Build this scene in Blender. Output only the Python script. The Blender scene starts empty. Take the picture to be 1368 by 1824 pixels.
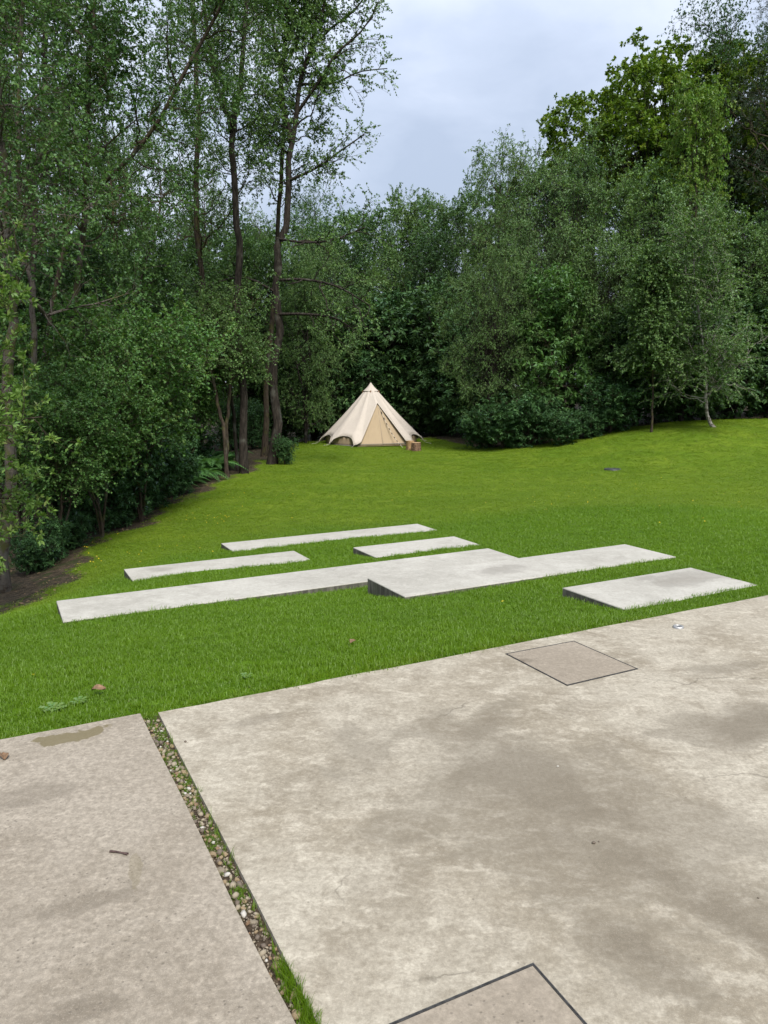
import bpy, bmesh, math, random
import numpy as np
from mathutils import Vector, Matrix, Euler

R = math.radians
sc = bpy.context.scene
COL = sc.collection

# ------------------------------------------------------------------ camera
CAM_H, FPX = 1.6, 1368.0
PITCH = math.atan((912 - 685.5) / FPX)
ROLL = R(-0.41)
cam_d = bpy.data.cameras.new('camera')
cam = bpy.data.objects.new('camera', cam_d)
COL.objects.link(cam)
cam.location = (0, 0, CAM_H)
cam.rotation_euler = (Matrix.Rotation(math.pi / 2 - PITCH, 4, 'X') @ Matrix.Rotation(ROLL, 4, 'Z')).to_euler()
cam_d.sensor_fit = 'VERTICAL'
cam_d.sensor_height = 24.0
cam_d.lens = 24.0 * FPX / 1824.0
cam_d.clip_start, cam_d.clip_end = 0.05, 2000
sc.camera = cam

# ------------------------------------------------------------------ world: overcast sky
SUN_EL, SUN_AZ = 53.0, 160.0          # azimuth clockwise from +Y: behind and to the right
world = bpy.data.worlds.new('World'); sc.world = world; world.use_nodes = True
wn, wl = world.node_tree.nodes, world.node_tree.links
wn.clear()
w_out = wn.new('ShaderNodeOutputWorld'); w_bg = wn.new('ShaderNodeBackground')
w_sky = wn.new('ShaderNodeTexSky'); w_sky.sky_type = 'NISHITA'; w_sky.sun_disc = False
w_sky.sun_elevation = R(SUN_EL); w_sky.sun_rotation = R(SUN_AZ)
w_sky.air_density = 1.0; w_sky.dust_density = 1.5
w_bg.inputs['Strength'].default_value = 0.11
w_tc = wn.new('ShaderNodeTexCoord')
w_sep = wn.new('ShaderNodeSeparateXYZ'); wl.new(w_tc.outputs['Generated'], w_sep.inputs[0])
w_max = wn.new('ShaderNodeMath'); w_max.operation = 'MAXIMUM'; w_max.inputs[1].default_value = 0.0
wl.new(w_sep.outputs[2], w_max.inputs[0])
w_add = wn.new('ShaderNodeMath'); w_add.operation = 'ADD'; w_add.inputs[1].default_value = 0.22
wl.new(w_max.outputs[0], w_add.inputs[0])
w_div = wn.new('ShaderNodeVectorMath'); w_div.operation = 'DIVIDE'
w_cmb = wn.new('ShaderNodeCombineXYZ')
for i in range(3): wl.new(w_add.outputs[0], w_cmb.inputs[i])
wl.new(w_tc.outputs['Generated'], w_div.inputs[0]); wl.new(w_cmb.outputs[0], w_div.inputs[1])
def w_noise(scale, detail, rough, dist):
    n = wn.new('ShaderNodeTexNoise'); n.inputs['Scale'].default_value = scale
    n.inputs['Detail'].default_value = detail; n.inputs['Roughness'].default_value = rough
    n.inputs['Distortion'].default_value = dist
    wl.new(w_div.outputs[0], n.inputs['Vector']); return n
w_n1 = w_noise(1.25, 6, 0.50, 0.4); w_n2 = w_noise(3.4, 5, 0.52, 0.3)
w_mixn = wn.new('ShaderNodeMix'); w_mixn.data_type = 'FLOAT'; w_mixn.inputs[0].default_value = 0.3
wl.new(w_n1.outputs[0], w_mixn.inputs[2]); wl.new(w_n2.outputs[0], w_mixn.inputs[3])
w_ramp = wn.new('ShaderNodeValToRGB')
SKY_GAIN = 2.75
def sg(r, g, b): return (r * SKY_GAIN, g * SKY_GAIN, b * SKY_GAIN, 1)
e = w_ramp.color_ramp.elements
e[0].position = 0.38; e[0].color = sg(0.42, 0.48, 0.595)
e[1].position = 0.66; e[1].color = sg(0.74, 0.785, 0.875)
m = e.new(0.5); m.color = sg(0.52, 0.58, 0.70)
wl.new(w_mixn.outputs[0], w_ramp.inputs[0])
w_mix = wn.new('ShaderNodeMix'); w_mix.data_type = 'RGBA'; w_mix.inputs[0].default_value = 0.92
wl.new(w_sky.outputs[0], w_mix.inputs[6]); wl.new(w_ramp.outputs[0], w_mix.inputs[7])
w_ov = wn.new('ShaderNodeMath'); w_ov.operation = 'MULTIPLY_ADD'     # overcast skies brighten evenly towards the zenith
w_ov.inputs[1].default_value = 0.9; w_ov.inputs[2].default_value = 0.8; wl.new(w_max.outputs[0], w_ov.inputs[0])
w_gain = wn.new('ShaderNodeVectorMath'); w_gain.operation = 'SCALE'
wl.new(w_mix.outputs[2], w_gain.inputs[0]); wl.new(w_ov.outputs[0], w_gain.inputs['Scale'])
wl.new(w_gain.outputs[0], w_bg.inputs['Color']); wl.new(w_bg.outputs[0], w_out.inputs[0])

sun_d = bpy.data.lights.new('sun', 'SUN'); sun = bpy.data.objects.new('sun', sun_d); COL.objects.link(sun)
sun_d.energy = 1.5; sun_d.angle = R(22); sun_d.color = (1.0, 0.965, 0.90)
_az, _el = R(SUN_AZ), R(SUN_EL)
to_sun = Vector((math.sin(_az) * math.cos(_el), math.cos(_az) * math.cos(_el), math.sin(_el)))
sun.rotation_euler = to_sun.to_track_quat('Z', 'Y').to_euler()
sun.location = (0, 0, 60)

vs = sc.view_settings
sc.display_settings.display_device = 'sRGB'
vs.view_transform = 'Standard'; vs.look = 'None'; vs.exposure = 1.95; vs.gamma = 1.0; vs.use_curve_mapping = False
sc.cycles.use_denoising = True
sc.cycles.max_bounces = 6; sc.cycles.diffuse_bounces = 4; sc.cycles.glossy_bounces = 2
sc.cycles.transmission_bounces = 3; sc.cycles.caustics_reflective = False; sc.cycles.caustics_refractive = False

# ------------------------------------------------------------------ helpers
rnd = random.Random(11)
def nrm(v): return v / np.maximum(np.linalg.norm(v, axis=-1, keepdims=True), 1e-9)
CM = np.array(cam.rotation_euler.to_matrix())
def at(px, py, Y):
    """world point on the photograph's ray (1368x1824 px) at forward distance Y"""
    d = CM @ np.array([(px - 684) / FPX, -(py - 912) / FPX, -1.0])
    return np.array([0, 0, CAM_H]) + d * (Y / d[1])
def on_level(px, py, z=0.0):
    d = CM @ np.array([(px - 684) / FPX, -(py - 912) / FPX, -1.0])
    return np.array([0, 0, CAM_H]) + d * ((z - CAM_H) / d[2])

def prop(o, label=None, cat=None, group=None, kind=None):
    if label: o['label'] = label
    if cat: o['category'] = cat
    if group: o['group'] = group
    if kind: o['kind'] = kind
    return o
def link(name, me, mats=None, parent=None, loc=None):
    o = bpy.data.objects.new(name, me); COL.objects.link(o)
    if mats is not None and me is not None:
        for m_ in (mats if isinstance(mats, (list, tuple)) else [mats]): me.materials.append(m_)
    if parent is not None: o.parent = parent
    if loc is not None: o.location = loc
    return o
def empty(name, loc=(0, 0, 0), rz=0.0):
    o = bpy.data.objects.new(name, None); COL.objects.link(o)
    o.location = loc; o.rotation_euler = (0, 0, rz); o.empty_display_size = 0.2
    return o
def np_mesh(name, verts, faces, smooth=False, attrs=None):
    """faces: (F,4) or (F,3) int array, or list of such arrays"""
    fl = faces if isinstance(faces, list) else [faces]
    me = bpy.data.meshes.new(name)
    verts = np.asarray(verts, dtype=np.float32)
    me.vertices.add(len(verts)); me.vertices.foreach_set('co', verts.ravel())
    idx = np.concatenate([f.ravel() for f in fl]).astype(np.int32)
    tot = np.concatenate([np.full(len(f), f.shape[1]) for f in fl]).astype(np.int32)
    st = np.concatenate([[0], np.cumsum(tot)[:-1]]).astype(np.int32)
    me.loops.add(len(idx)); me.loops.foreach_set('vertex_index', idx)
    me.polygons.add(len(tot)); me.polygons.foreach_set('loop_start', st)
    if smooth: me.polygons.foreach_set('use_smooth', np.ones(len(tot), dtype=bool))
    if attrs:
        for k, (dom, arr) in attrs.items():
            a = me.attributes.new(k, 'FLOAT', dom); a.data.foreach_set('value', np.asarray(arr, dtype=np.float32))
    me.update(calc_edges=True)
    return me
def bm_mesh(name, bm, smooth=False):
    bmesh.ops.recalc_face_normals(bm, faces=bm.faces)
    me = bpy.data.meshes.new(name); bm.to_mesh(me); bm.free()
    if smooth:
        for p in me.polygons: p.use_smooth = True
    return me
def bevel(bm, w, seg=2):
    bmesh.ops.bevel(bm, geom=list(bm.edges), offset=w, segments=seg, affect='EDGES', profile=0.6)
def prism(bm, poly, z0, z1):
    lo = [bm.verts.new((p[0], p[1], z0)) for p in poly]; hi = [bm.verts.new((p[0], p[1], z1)) for p in poly]
    bm.faces.new(lo[::-1]); bm.faces.new(hi)
    n = len(poly)
    for i in range(n): bm.faces.new((lo[i], lo[(i + 1) % n], hi[(i + 1) % n], hi[i]))
def tube_arrays(P, Rd, m, seed=0):
    """P (N,k,3), Rd (N,k) -> verts, quads"""
    N, k, _ = P.shape
    T = np.gradient(P, axis=1); T = nrm(T)
    ref = np.array([0.31, 0.17, 0.03]) + 0 * T
    ref = np.where(np.abs((T * nrm(ref)).sum(-1, keepdims=True)) > 0.92, np.array([0.0, 0.1, 0.9]), ref)
    U = nrm(np.cross(T, ref)); V = np.cross(T, U)
    a = np.linspace(0, 2 * np.pi, m, endpoint=False)
    ring = U[:, :, None, :] * np.cos(a)[None, None, :, None] + V[:, :, None, :] * np.sin(a)[None, None, :, None]
    verts = (P[:, :, None, :] + ring * Rd[:, :, None, None]).reshape(-1, 3)
    base = (np.arange(N)[:, None, None] * k + np.arange(k - 1)[None, :, None]) * m
    j = np.arange(m)[None, None, :]; j2 = (j + 1) % m
    q = np.stack([base + j, base + j2, base + m + j2, base + m + j], -1).reshape(-1, 4)
    return verts, q
def catmull(pts, n):
    """smooth path through control points, n samples"""
    P = np.asarray(pts, float)
    if len(P) == 2: return P[0] + (P[1] - P[0]) * np.linspace(0, 1, n)[:, None]
    P = np.vstack([2 * P[0] - P[1], P, 2 * P[-1] - P[-2]])
    seg = len(P) - 3
    t = np.linspace(0, seg - 1e-6, n); i = t.astype(int); u = (t - i)[:, None]
    a, b, c, d = P[i], P[i + 1], P[i + 2], P[i + 3]
    return 0.5 * (2 * b + (c - a) * u + (2 * a - 5 * b + 4 * c - d) * u ** 2 + (3 * b - a - 3 * c + d) * u ** 3)

# ------------------------------------------------------------------ materials
def new_mat(name):
    m_ = bpy.data.materials.new(name); m_.use_nodes = True
    nt = m_.node_tree; nt.nodes.clear()
    out = nt.nodes.new('ShaderNodeOutputMaterial')
    return m_, nt, out
class NT:
    """small node-building helper"""
    def __init__(s, nt): s.nt, s.n, s.l = nt, nt.nodes, nt.links
    def inp(s, node, key, v):
        if v is None: return
        if isinstance(v, bpy.types.NodeSocket): s.l.new(v, node.inputs[key])
        else: node.inputs[key].default_value = v
    def coord(s, kind='Object'): return s.n.new('ShaderNodeTexCoord').outputs[kind]
    def geo(s): return s.n.new('ShaderNodeNewGeometry').outputs['Position']
    def noise(s, vec, scale, detail=4, rough=0.55, dist=0.0, col=False):
        n = s.n.new('ShaderNodeTexNoise'); s.inp(n, 'Vector', vec); s.inp(n, 'Scale', scale)
        s.inp(n, 'Detail', detail); s.inp(n, 'Roughness', rough); s.inp(n, 'Distortion', dist)
        return n.outputs[1 if col else 0]
    def voro(s, vec, scale, feat='F1', out='Distance'):
        n = s.n.new('ShaderNodeTexVoronoi'); n.feature = feat; s.inp(n, 'Vector', vec); s.inp(n, 'Scale', scale)
        return n.outputs[out]
    def math(s, op, a, b=0.0, c=0.0, clamp=False):
        n = s.n.new('ShaderNodeMath'); n.operation = op; n.use_clamp = clamp
        s.inp(n, 0, a); s.inp(n, 1, b)
        if op in ('MULTIPLY_ADD',): s.inp(n, 2, c)
        return n.outputs[0]
    def ramp(s, fac, lo, hi, a=0.0, b=1.0, smooth=True):
        n = s.n.new('ShaderNodeMapRange'); n.interpolation_type = 'SMOOTHSTEP' if smooth else 'LINEAR'
        s.inp(n, 0, fac); n.inputs[1].default_value = lo; n.inputs[2].default_value = hi
        n.inputs[3].default_value = a; n.inputs[4].default_value = b
        return n.outputs[0]
    def mix(s, fac, a, b, mode='MIX'):
        n = s.n.new('ShaderNodeMix'); n.data_type = 'RGBA'; n.blend_type = mode
        s.inp(n, 0, fac)
        for k, v in ((6, a), (7, b)):
            if isinstance(v, tuple) and len(v) == 3: v = v + (1,)
            s.inp(n, k, v)
        return n.outputs[2]
    def mapping(s, vec, loc=(0, 0, 0), rot=(0, 0, 0), scale=(1, 1, 1)):
        n = s.n.new('ShaderNodeMapping'); n.vector_type = 'POINT'; s.inp(n, 0, vec)
        n.inputs[1].default_value = loc; n.inputs[2].default_value = rot; n.inputs[3].default_value = scale
        return n.outputs[0]
    def attr(s, name, kind='GEOMETRY'):
        n = s.n.new('ShaderNodeAttribute'); n.attribute_name = name; n.attribute_type = kind
        return n.outputs['Fac']
    def vmath(s, op, a, b=None, sc=.25):
        n = s.n.new('ShaderNodeVectorMath'); n.operation = op; s.inp(n, 0, a); s.inp(n, 1, b)
        if op == 'SCALE': n.inputs['Scale'].default_value = sc
        return n.outputs['Value'] if op in ('LENGTH', 'DISTANCE', 'DOT_PRODUCT') else n.outputs[0]
    def bump(s, h, strength=0.3, dist=0.01):
        n = s.n.new('ShaderNodeBump'); s.inp(n, 'Height', h)
        n.inputs['Strength'].default_value = strength; n.inputs['Distance'].default_value = dist
        return n.outputs[0]
    def principled(s, out, col, rough=0.8, spec=0.3, normal=None, metal=0.0):
        b = s.n.new('ShaderNodeBsdfPrincipled')
        if isinstance(col, tuple) and len(col) == 3: col = col + (1,)
        s.inp(b, 'Base Color', col); s.inp(b, 'Roughness', rough); s.inp(b, 'Specular IOR Level', spec)
        s.inp(b, 'Normal', normal); s.inp(b, 'Metallic', metal)
        s.l.new(b.outputs[0], out.inputs[0]); return b

LEAF_GAIN = 1.62
def leaf_mat(name, c_dark, c_mid, c_light, transl=0.3, gloss=0.12, rough=0.45):
    m_, nt, out = new_mat(name); h = NT(nt)
    c_dark, c_mid, c_light = [tuple(min(.24, v * LEAF_GAIN) for v in c) for c in (c_dark, c_mid, c_light)]
    t = h.attr('tint')
    col = h.mix(h.ramp(t, 0.0, 0.5), c_dark, c_mid)
    col = h.mix(h.ramp(t, 0.5, 1.0), col, c_light)
    n = h.noise(h.coord('Object'), 0.55, 2)
    col = h.mix(h.ramp(n, 0.35, 0.68, 0.0, 0.42), col, tuple(0.72 * v for v in c_dark))
    d = nt.nodes.new('ShaderNodeBsdfDiffuse'); nt.links.new(col, d.inputs[0])
    tr = nt.nodes.new('ShaderNodeBsdfTranslucent')
    tc = h.mix(1.0, col, (1.15, 1.25, 0.55), 'MULTIPLY'); nt.links.new(tc, tr.inputs[0])
    mx = nt.nodes.new('ShaderNodeMixShader'); mx.inputs[0].default_value = transl
    nt.links.new(d.outputs[0], mx.inputs[1]); nt.links.new(tr.outputs[0], mx.inputs[2])
    g = nt.nodes.new('ShaderNodeBsdfGlossy'); g.inputs['Roughness'].default_value = rough
    g.inputs[0].default_value = (0.85, 0.92, 1, 1)
    fr = nt.nodes.new('ShaderNodeFresnel'); fr.inputs[0].default_value = 1.4
    fm = h.math('MULTIPLY', fr.outputs[0], gloss * 0.35, clamp=True)
    m2 = nt.nodes.new('ShaderNodeMixShader'); nt.links.new(fm, m2.inputs[0])
    nt.links.new(mx.outputs[0], m2.inputs[1]); nt.links.new(g.outputs[0], m2.inputs[2])
    nt.links.new(m2.outputs[0], out.inputs[0])
    return m_
L_ALDER = leaf_mat('alder_leaf', (0.034, 0.070, 0.024), (0.055, 0.104, 0.032), (0.085, 0.138, 0.042))
L_BIRCH = leaf_mat('birch_leaf', (0.050, 0.092, 0.030), (0.075, 0.128, 0.040), (0.110, 0.160, 0.055))
L_WILLOW = leaf_mat('willow_leaf', (0.052, 0.098, 0.034), (0.080, 0.136, 0.046), (0.118, 0.172, 0.066))
L_OAK = leaf_mat('oak_leaf', (0.046, 0.084, 0.011), (0.076, 0.122, 0.014), (0.122, 0.158, 0.020))
L_ASH = leaf_mat('ash_leaf', (0.060, 0.122, 0.020), (0.092, 0.165, 0.028), (0.135, 0.200, 0.038))
L_CHEST = leaf_mat('chestnut_leaf', (0.036, 0.078, 0.022), (0.052, 0.105, 0.028), (0.075, 0.135, 0.036))
L_DARK = leaf_mat('dark_leaf', (0.022, 0.048, 0.018), (0.036, 0.072, 0.024), (0.058, 0.098, 0.032))
L_PINE = leaf_mat('pine_needle', (0.022, 0.036, 0.022), (0.034, 0.050, 0.028), (0.055, 0.062, 0.036), transl=0.1)
L_RHODO = leaf_mat('rhododendron_leaf', (0.020, 0.048, 0.018), (0.034, 0.074, 0.024), (0.055, 0.105, 0.035), transl=0.1, gloss=0.2, rough=0.35)
L_HAZEL = leaf_mat('hazel_leaf', (0.044, 0.100, 0.028), (0.068, 0.132, 0.036), (0.105, 0.168, 0.045), transl=0.35)
L_YOUNG = leaf_mat('young_oak_leaf', (0.060, 0.115, 0.025), (0.092, 0.150, 0.035), (0.130, 0.185, 0.050), transl=0.35)
L_FERN = leaf_mat('fern_leaf', (0.030, 0.075, 0.022), (0.045, 0.105, 0.030), (0.070, 0.130, 0.040))

def bark_mat(name, c1, c2, moss=0.0, white=0.0):
    m_, nt, out = new_mat(name); h = NT(nt)
    p = h.geo()
    v = h.mapping(p, scale=(1, 1, 0.22))
    n1 = h.noise(v, 16, 6, 0.65); n2 = h.noise(p, 2.2, 3)
    col = h.mix(h.ramp(n1, 0.35, 0.65), c1, c2)
    col = h.mix(h.ramp(n2, 0.55, 0.70, 0, 0.45), col, (0.12, 0.12, 0.10))
    if white:
        w = h.noise(h.mapping(p, scale=(1, 1, 2.6)), 5.0, 4, 0.6)
        col = h.mix(h.ramp(w, 0.40, 0.50, 0, white), col, (0.42, 0.40, 0.36))
    if moss:
        ms = h.noise(p, 3.1, 4, 0.6)
        col = h.mix(h.ramp(ms, 0.50 , 0.62, 0, moss), col, (0.075, 0.082, 0.018))
    h.principled(out, col, 0.95, 0.1, h.bump(n1, 0.9, 0.03))
    return m_
B_DARK = bark_mat('dark_bark', (0.016, 0.013, 0.011), (0.045, 0.037, 0.030))
B_BROWN = bark_mat('brown_bark', (0.026, 0.020, 0.015), (0.072, 0.054, 0.040), moss=0.35)
B_MOSS = bark_mat('mossy_bark', (0.030, 0.023, 0.018), (0.085, 0.066, 0.050), moss=0.75, white=0.10)
B_BIRCH = bark_mat('birch_bark', (0.060, 0.050, 0.040), (0.16, 0.135, 0.11), white=0.55)

# concrete ----------------------------------------------------------------
def concrete_mat(name, light, mid, dark, damp=(), wet=(), bleach=0.5, pits=0.0, scale=1.0, clouds=0.5, grit=0.5):
    """damp / wet: (cx, cy, rx, ry, rot_deg, strength) in world metres"""
    m_, nt, out = new_mat(name); h = NT(nt)
    p = h.geo()
    big = h.noise(p, 0.9 * scale, 5, 0.6, 0.4)
    med = h.noise(p, 3.4 * scale, 7, 0.62, 0.6)
    streak = h.noise(h.mapping(p, rot=(0, 0, R(28)), scale=(1.0, 1.7, 1)), 7.0 * scale, 9, 0.72, 0.25)
    fine = h.noise(p, 70, 4, 0.7)
    micro = h.noise(p, 320, 2, 0.6)
    col = h.mix(h.ramp(big, 0.40, 0.60), mid, light)
    col = h.mix(h.ramp(med, 0.48, 0.66, 0, clouds), col, dark)
    col = h.mix(h.ramp(streak, 0.46, 0.68, 0, bleach), col, tuple(min(0.74, v * 1.28 + 0.02) for v in light))
    blot = h.noise(p, 13 * scale, 6, 0.7, 0.3)
    col = h.mix(h.ramp(blot, 0.50, 0.70, 0, 0.30), col, dark)
    g1 = h.noise(p, 34, 6, 0.8, 0.2)
    col = h.mix(h.ramp(g1, 0.44, 0.66, 0, 0.50 * grit + .15), col, tuple(v * 0.82 for v in dark))
    col = h.mix(h.ramp(g1, 0.34, 0.48, 0.45 * grit + .1, 0), col, tuple(min(.6, v * 1.35) for v in light))
    dm = None
    for (cx, cy, rx, ry, rot, st) in damp:
        v = h.mapping(h.vmath('SUBTRACT', p, (cx, cy, 0)), rot=(0, 0, R(-rot)))
        v = h.vmath('MULTIPLY', v, (1 / rx, 1 / ry, 0))
        d = h.vmath('LENGTH', v)
        d = h.math('MULTIPLY_ADD', h.math('SUBTRACT', h.noise(p, 2.6, 6, 0.62, 0.5), 0.5), 2.3, d)
        k = h.ramp(d, 0.15, 1.25, st, 0.0)
        dm = k if dm is None else h.math('MAXIMUM', dm, k)
    if dm is not None:
        stain = h.mix(h.ramp(fine, 0.3, 0.7), tuple(v * 0.48 for v in mid), tuple(v * 0.62 for v in mid))
        stain = h.mix(0.5, stain, (0.092, 0.070, 0.046))
        col = h.mix(dm, col, stain)
    col = h.mix(h.ramp(fine, 0.36, 0.66, 0.55 * grit, 0.0), col, tuple(v * 0.5 for v in mid))
    col = h.mix(h.ramp(micro, 0.56, 0.72, 0, 0.55 * grit), col, tuple(min(0.8, v * 1.4) for v in light))
    if dm is not None:
        rim = h.math('MULTIPLY', h.ramp(dm, .18, .30), h.ramp(dm, .30, .48, 1, 0))
        col = h.mix(h.math('MULTIPLY', rim, .22), col, tuple(v * .55 for v in mid))
    ck = h.voro(h.vmath('ADD', p, h.vmath('SCALE', h.noise(p, 3, 4, .6, 0, True))), .9, 'DISTANCE_TO_EDGE')
    ckm = h.math('MULTIPLY', h.ramp(ck, .0, .006, 1, 0), h.ramp(h.noise(p, .8, 2), .56, .62))
    col = h.mix(h.math('MULTIPLY', ckm, .45), col, tuple(v * .4 for v in dark))
    sp = h.voro(p, 26); spn = h.noise(p, 9, 2)
    spots = h.math('MULTIPLY', h.ramp(sp, 0.07, 0.15, 1, 0), h.ramp(spn, 0.56, 0.66))
    col = h.mix(h.math('MULTIPLY', spots, 0.55), col, (0.10, 0.085, 0.065))
    hgt = h.math('MULTIPLY_ADD', fine, 0.5, h.math('MULTIPLY', med, 0.6))
    if pits:
        pv = h.voro(p, 42); pm = h.noise(p, 3.2, 3)
        pk = h.math('MULTIPLY', h.ramp(pv, 0.10, 0.20, 1, 0), h.ramp(pm, 0.44, 0.60))
        col = h.mix(h.math('MULTIPLY', pk, pits), col, tuple(v * 0.45 for v in mid))
        hgt = h.math('SUBTRACT', hgt, h.math('MULTIPLY', pk, 0.8))
    ro = 0.9
    for (cx, cy, rx, ry, rot, st) in wet:
        v = h.mapping(h.vmath('SUBTRACT', p, (cx, cy, 0)), rot=(0, 0, R(-rot)))
        v = h.vmath('MULTIPLY', v, (1 / rx, 1 / ry, 0))
        d = h.math('MULTIPLY_ADD', h.math('SUBTRACT', h.noise(p, 6, 6, 0.65, 0.5), 0.5), 3.0, h.vmath('LENGTH', v))
        k = h.ramp(d, 0.72, 0.80, st, 0.0)
        col = h.mix(k, col, (0.130, 0.106, 0.056))
        ro = h.math('SUBTRACT', ro, h.math('MULTIPLY', k, 0.55))
    h.principled(out, col, ro, 0.25, h.bump(hgt, 0.35, 0.006))
    return m_

def simple_mat(name, col, rough=0.8, spec=0.3, metal=0.0, var=0.25, scale=30, bumpd=0.002):
    m_, nt, out = new_mat(name); h = NT(nt)
    n = h.noise(h.coord('Object'), scale, 5, 0.6)
    c = h.mix(h.ramp(n, 0.3, 0.7), tuple(v * (1 - var) for v in col), tuple(min(1, v * (1 + var * 0.6)) for v in col))
    h.principled(out, c, rough, spec, h.bump(n, 0.3, bumpd), metal)
    return m_

# ------------------------------------------------------------------ terrain
AX = np.array([math.cos(R(26.9)), math.sin(R(26.9))]); BX = np.array([-AX[1], AX[0]])
ORG = np.array([-1.13, 3.608])
def ab(a, b): return ORG + a * AX + b * BX
def to_ab(xy):
    d = np.asarray(xy) - ORG
    return d @ AX, d @ BX
CP = [(*ab(a, b), z) for a, b, z in [
    (0, 0, -.02), (3.3, 0, -.02), (7, 0, -.02), (10, 0, 0.0), (-2, 0, -.05), (-4, 0, -.3), (3, -4, 0), (8, -4, 0), (-3, -4, -.1),
    (3.5, .6, -.165), (5.3, .6, -.15), (3.7, 1.4, -.235), (5.3, 1.4, -.21), (0, 1.5, -.2), (2, 1.2, -.17), (-1.6, 1.6, -.32),
    (2.5, 2.2, -.33), (6, 2.2, -.32), (2.6, 3.0, -.47), (6.1, 3.1, -.42), (8.5, 2.5, -.33), (0, 3.4, -.47), (4.8, 3.5, -.47),
    (-.2, 4.2, -.55), (4.8, 4.2, -.53), (3.7, 5.0, -.62), (5.2, 5, -.61), (3.7, 5.7, -.69), (-2.2, 4.5, -.85),
    (.77, 5.86, -.77), (3.1, 5.86, -.76), (.77, 6.55, -.87), (2.5, 7.6, -.915), (6.1, 7.6, -.91), (2.5, 8.3, -1.0),
    (6.2, 8.3, -.98), (10, 6, -.6)]]
CP += [(-5.6, 8.5, -1.45), (-5.5, 10.75, -1.52), (-6.1, 14.6, -1.55), (-5.7, 20, -1.45), (-5.0, 24, -1.27), (-4.6, 27, -1.15),
       (-3.5, 32, -1.08), (-3.0, 36, -1.06), (-2.5, 40, -1.25), (-12, 10, -2.6), (-12, 18, -2.4), (-12, 28, -1.9), (-11, 40, -1.8),
       (-3.2, 14.5, -1.22), (-3, 20, -1.2), (0, 16, -1.1), (0, 20, -1.15), (0, 27, -1.18), (-.5, 34, -1.10), (-.5, 37, -1.08), (1, 41, -1.2),
       (3.5, 34, -1.08), (4, 20, -1.1), (5, 27, -1.05), (7, 23.7, -1.0), (4.6, 29.5, -.95), (9, 18, -.85), (9, 12, -.7),
       (8, 25, -.80), (8.6, 27.5, -.42), (12.7, 25.2, -.55), (13.8, 28, .03), (18, 25, -.4), (19, 28.5, .12), (11.5, 27.8, -.05),
       (8, 32, -.35), (14, 34, -.08), (20, 36, .05), (4, 40, -.9), (8, 44, -.5), (16, 50, .0), (-25, 20, -3.2), (-25, 50, -2.5), (0, 60, -1.2), (35, 40, .3),
       (35, 10, 0), (-25, -5, -2), (30, -15, 0), (0, 100, 0), (-60, 90, -2), (60, 90, 1), (70, 0, 0), (-70, 0, -3), (0, -60, 0)]
CP = np.array(CP)
def _tps(r2): return np.where(r2 > 1e-12, 0.5 * r2 * np.log(np.maximum(r2, 1e-12)), 0.0)
def _fit():
    n = len(CP); d2 = ((CP[:, None, :2] - CP[None, :, :2]) ** 2).sum(-1)
    K = _tps(d2) + 0.02 * np.eye(n); Pm = np.hstack([np.ones((n, 1)), CP[:, :2]])
    A = np.zeros((n + 3, n + 3)); A[:n, :n] = K; A[:n, n:] = Pm; A[n:, :n] = Pm.T
    return np.linalg.solve(A, np.concatenate([CP[:, 2], np.zeros(3)]))
TW = _fit()
def tz(x, y):
    x = np.atleast_1d(np.asarray(x, float)); y = np.atleast_1d(np.asarray(y, float))
    out = np.empty(x.shape)
    xf, yf, of = x.ravel(), y.ravel(), out.ravel()
    for i in range(0, len(xf), 20000):
        s = slice(i, i + 20000)
        d2 = (xf[s, None] - CP[None, :, 0]) ** 2 + (yf[s, None] - CP[None, :, 1]) ** 2
        of[s] = _tps(d2) @ TW[:-3] + TW[-3] + TW[-2] * xf[s] + TW[-1] * yf[s]
    w = np.clip((np.hypot(xf, yf - 20) - 70) / 30, 0, 1)
    of[:] = of * (1 - w) + (-0.5) * w
    of += 0.012 * np.sin(xf * 1.9 + 0.6 * np.sin(yf)) * np.sin(yf * 1.3 + 0.5) * np.clip((yf - 9) / 6, 0, 1)
    return of.reshape(x.shape)
def gz(x, y): return float(tz(x, y)[0])

# where the mown lawn is (1) and where the wood floor is (0), plus how lush the lawn is
EDGE_L = np.array([(2, -4.7), (8.5, -4.8), (10.75, -4.9), (14.6, -5.6), (20, -5.4), (24, -4.75), (27, -4.3), (32, -4.2), (36, -4.6), (39, -4.6)])
EDGE_F = np.array([(-8, 37.5), (-3, 38.6), (0, 40), (2.5, 38.5), (4.2, 31.5), (5.3, 30.0), (7.5, 29.3), (9.5, 30.0), (11.5, 30.8), (14, 31.2), (20, 30.5), (40, 31)])
def lawn_mask(x, y):
    wob = 0.25 * np.sin(x * 2.1 + y * 1.3) + 0.2 * np.sin(y * 3.7 - x) + 0.12 * np.sin(7.1 * x + 5 * y)
    l = np.interp(y, EDGE_L[:, 0], EDGE_L[:, 1]); f = np.interp(x, EDGE_F[:, 0], EDGE_F[:, 1])
    a = np.clip((x - l + wob) / 0.7 + 0.5, 0, 1); b = np.clip((f - y + wob) / 0.8 + 0.5, 0, 1)
    return a * b
def lush_mask(x, y):
    a, b = to_ab(np.stack([x, y], -1))
    wob = 0.35 * np.sin(1.7 * a + 0.7 * b) + 0.2 * np.sin(4.3 * a)
    left = np.where(b < 2.2, -9, np.interp(b, [2.2, 4.2, 6.5, 8.5], [-1.6, -1.3, -.4, 1.3]))
    far = np.interp(a, [-2, 1, 4, 7, 9, 12], [5.5, 8.2, 9.7, 9.6, 8.2, 5.5])
    return np.clip((a - left + wob) / 1.2 + .2, 0, 1) * np.clip((far - b + wob) / 2.2 + .3, 0, 1)

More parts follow.
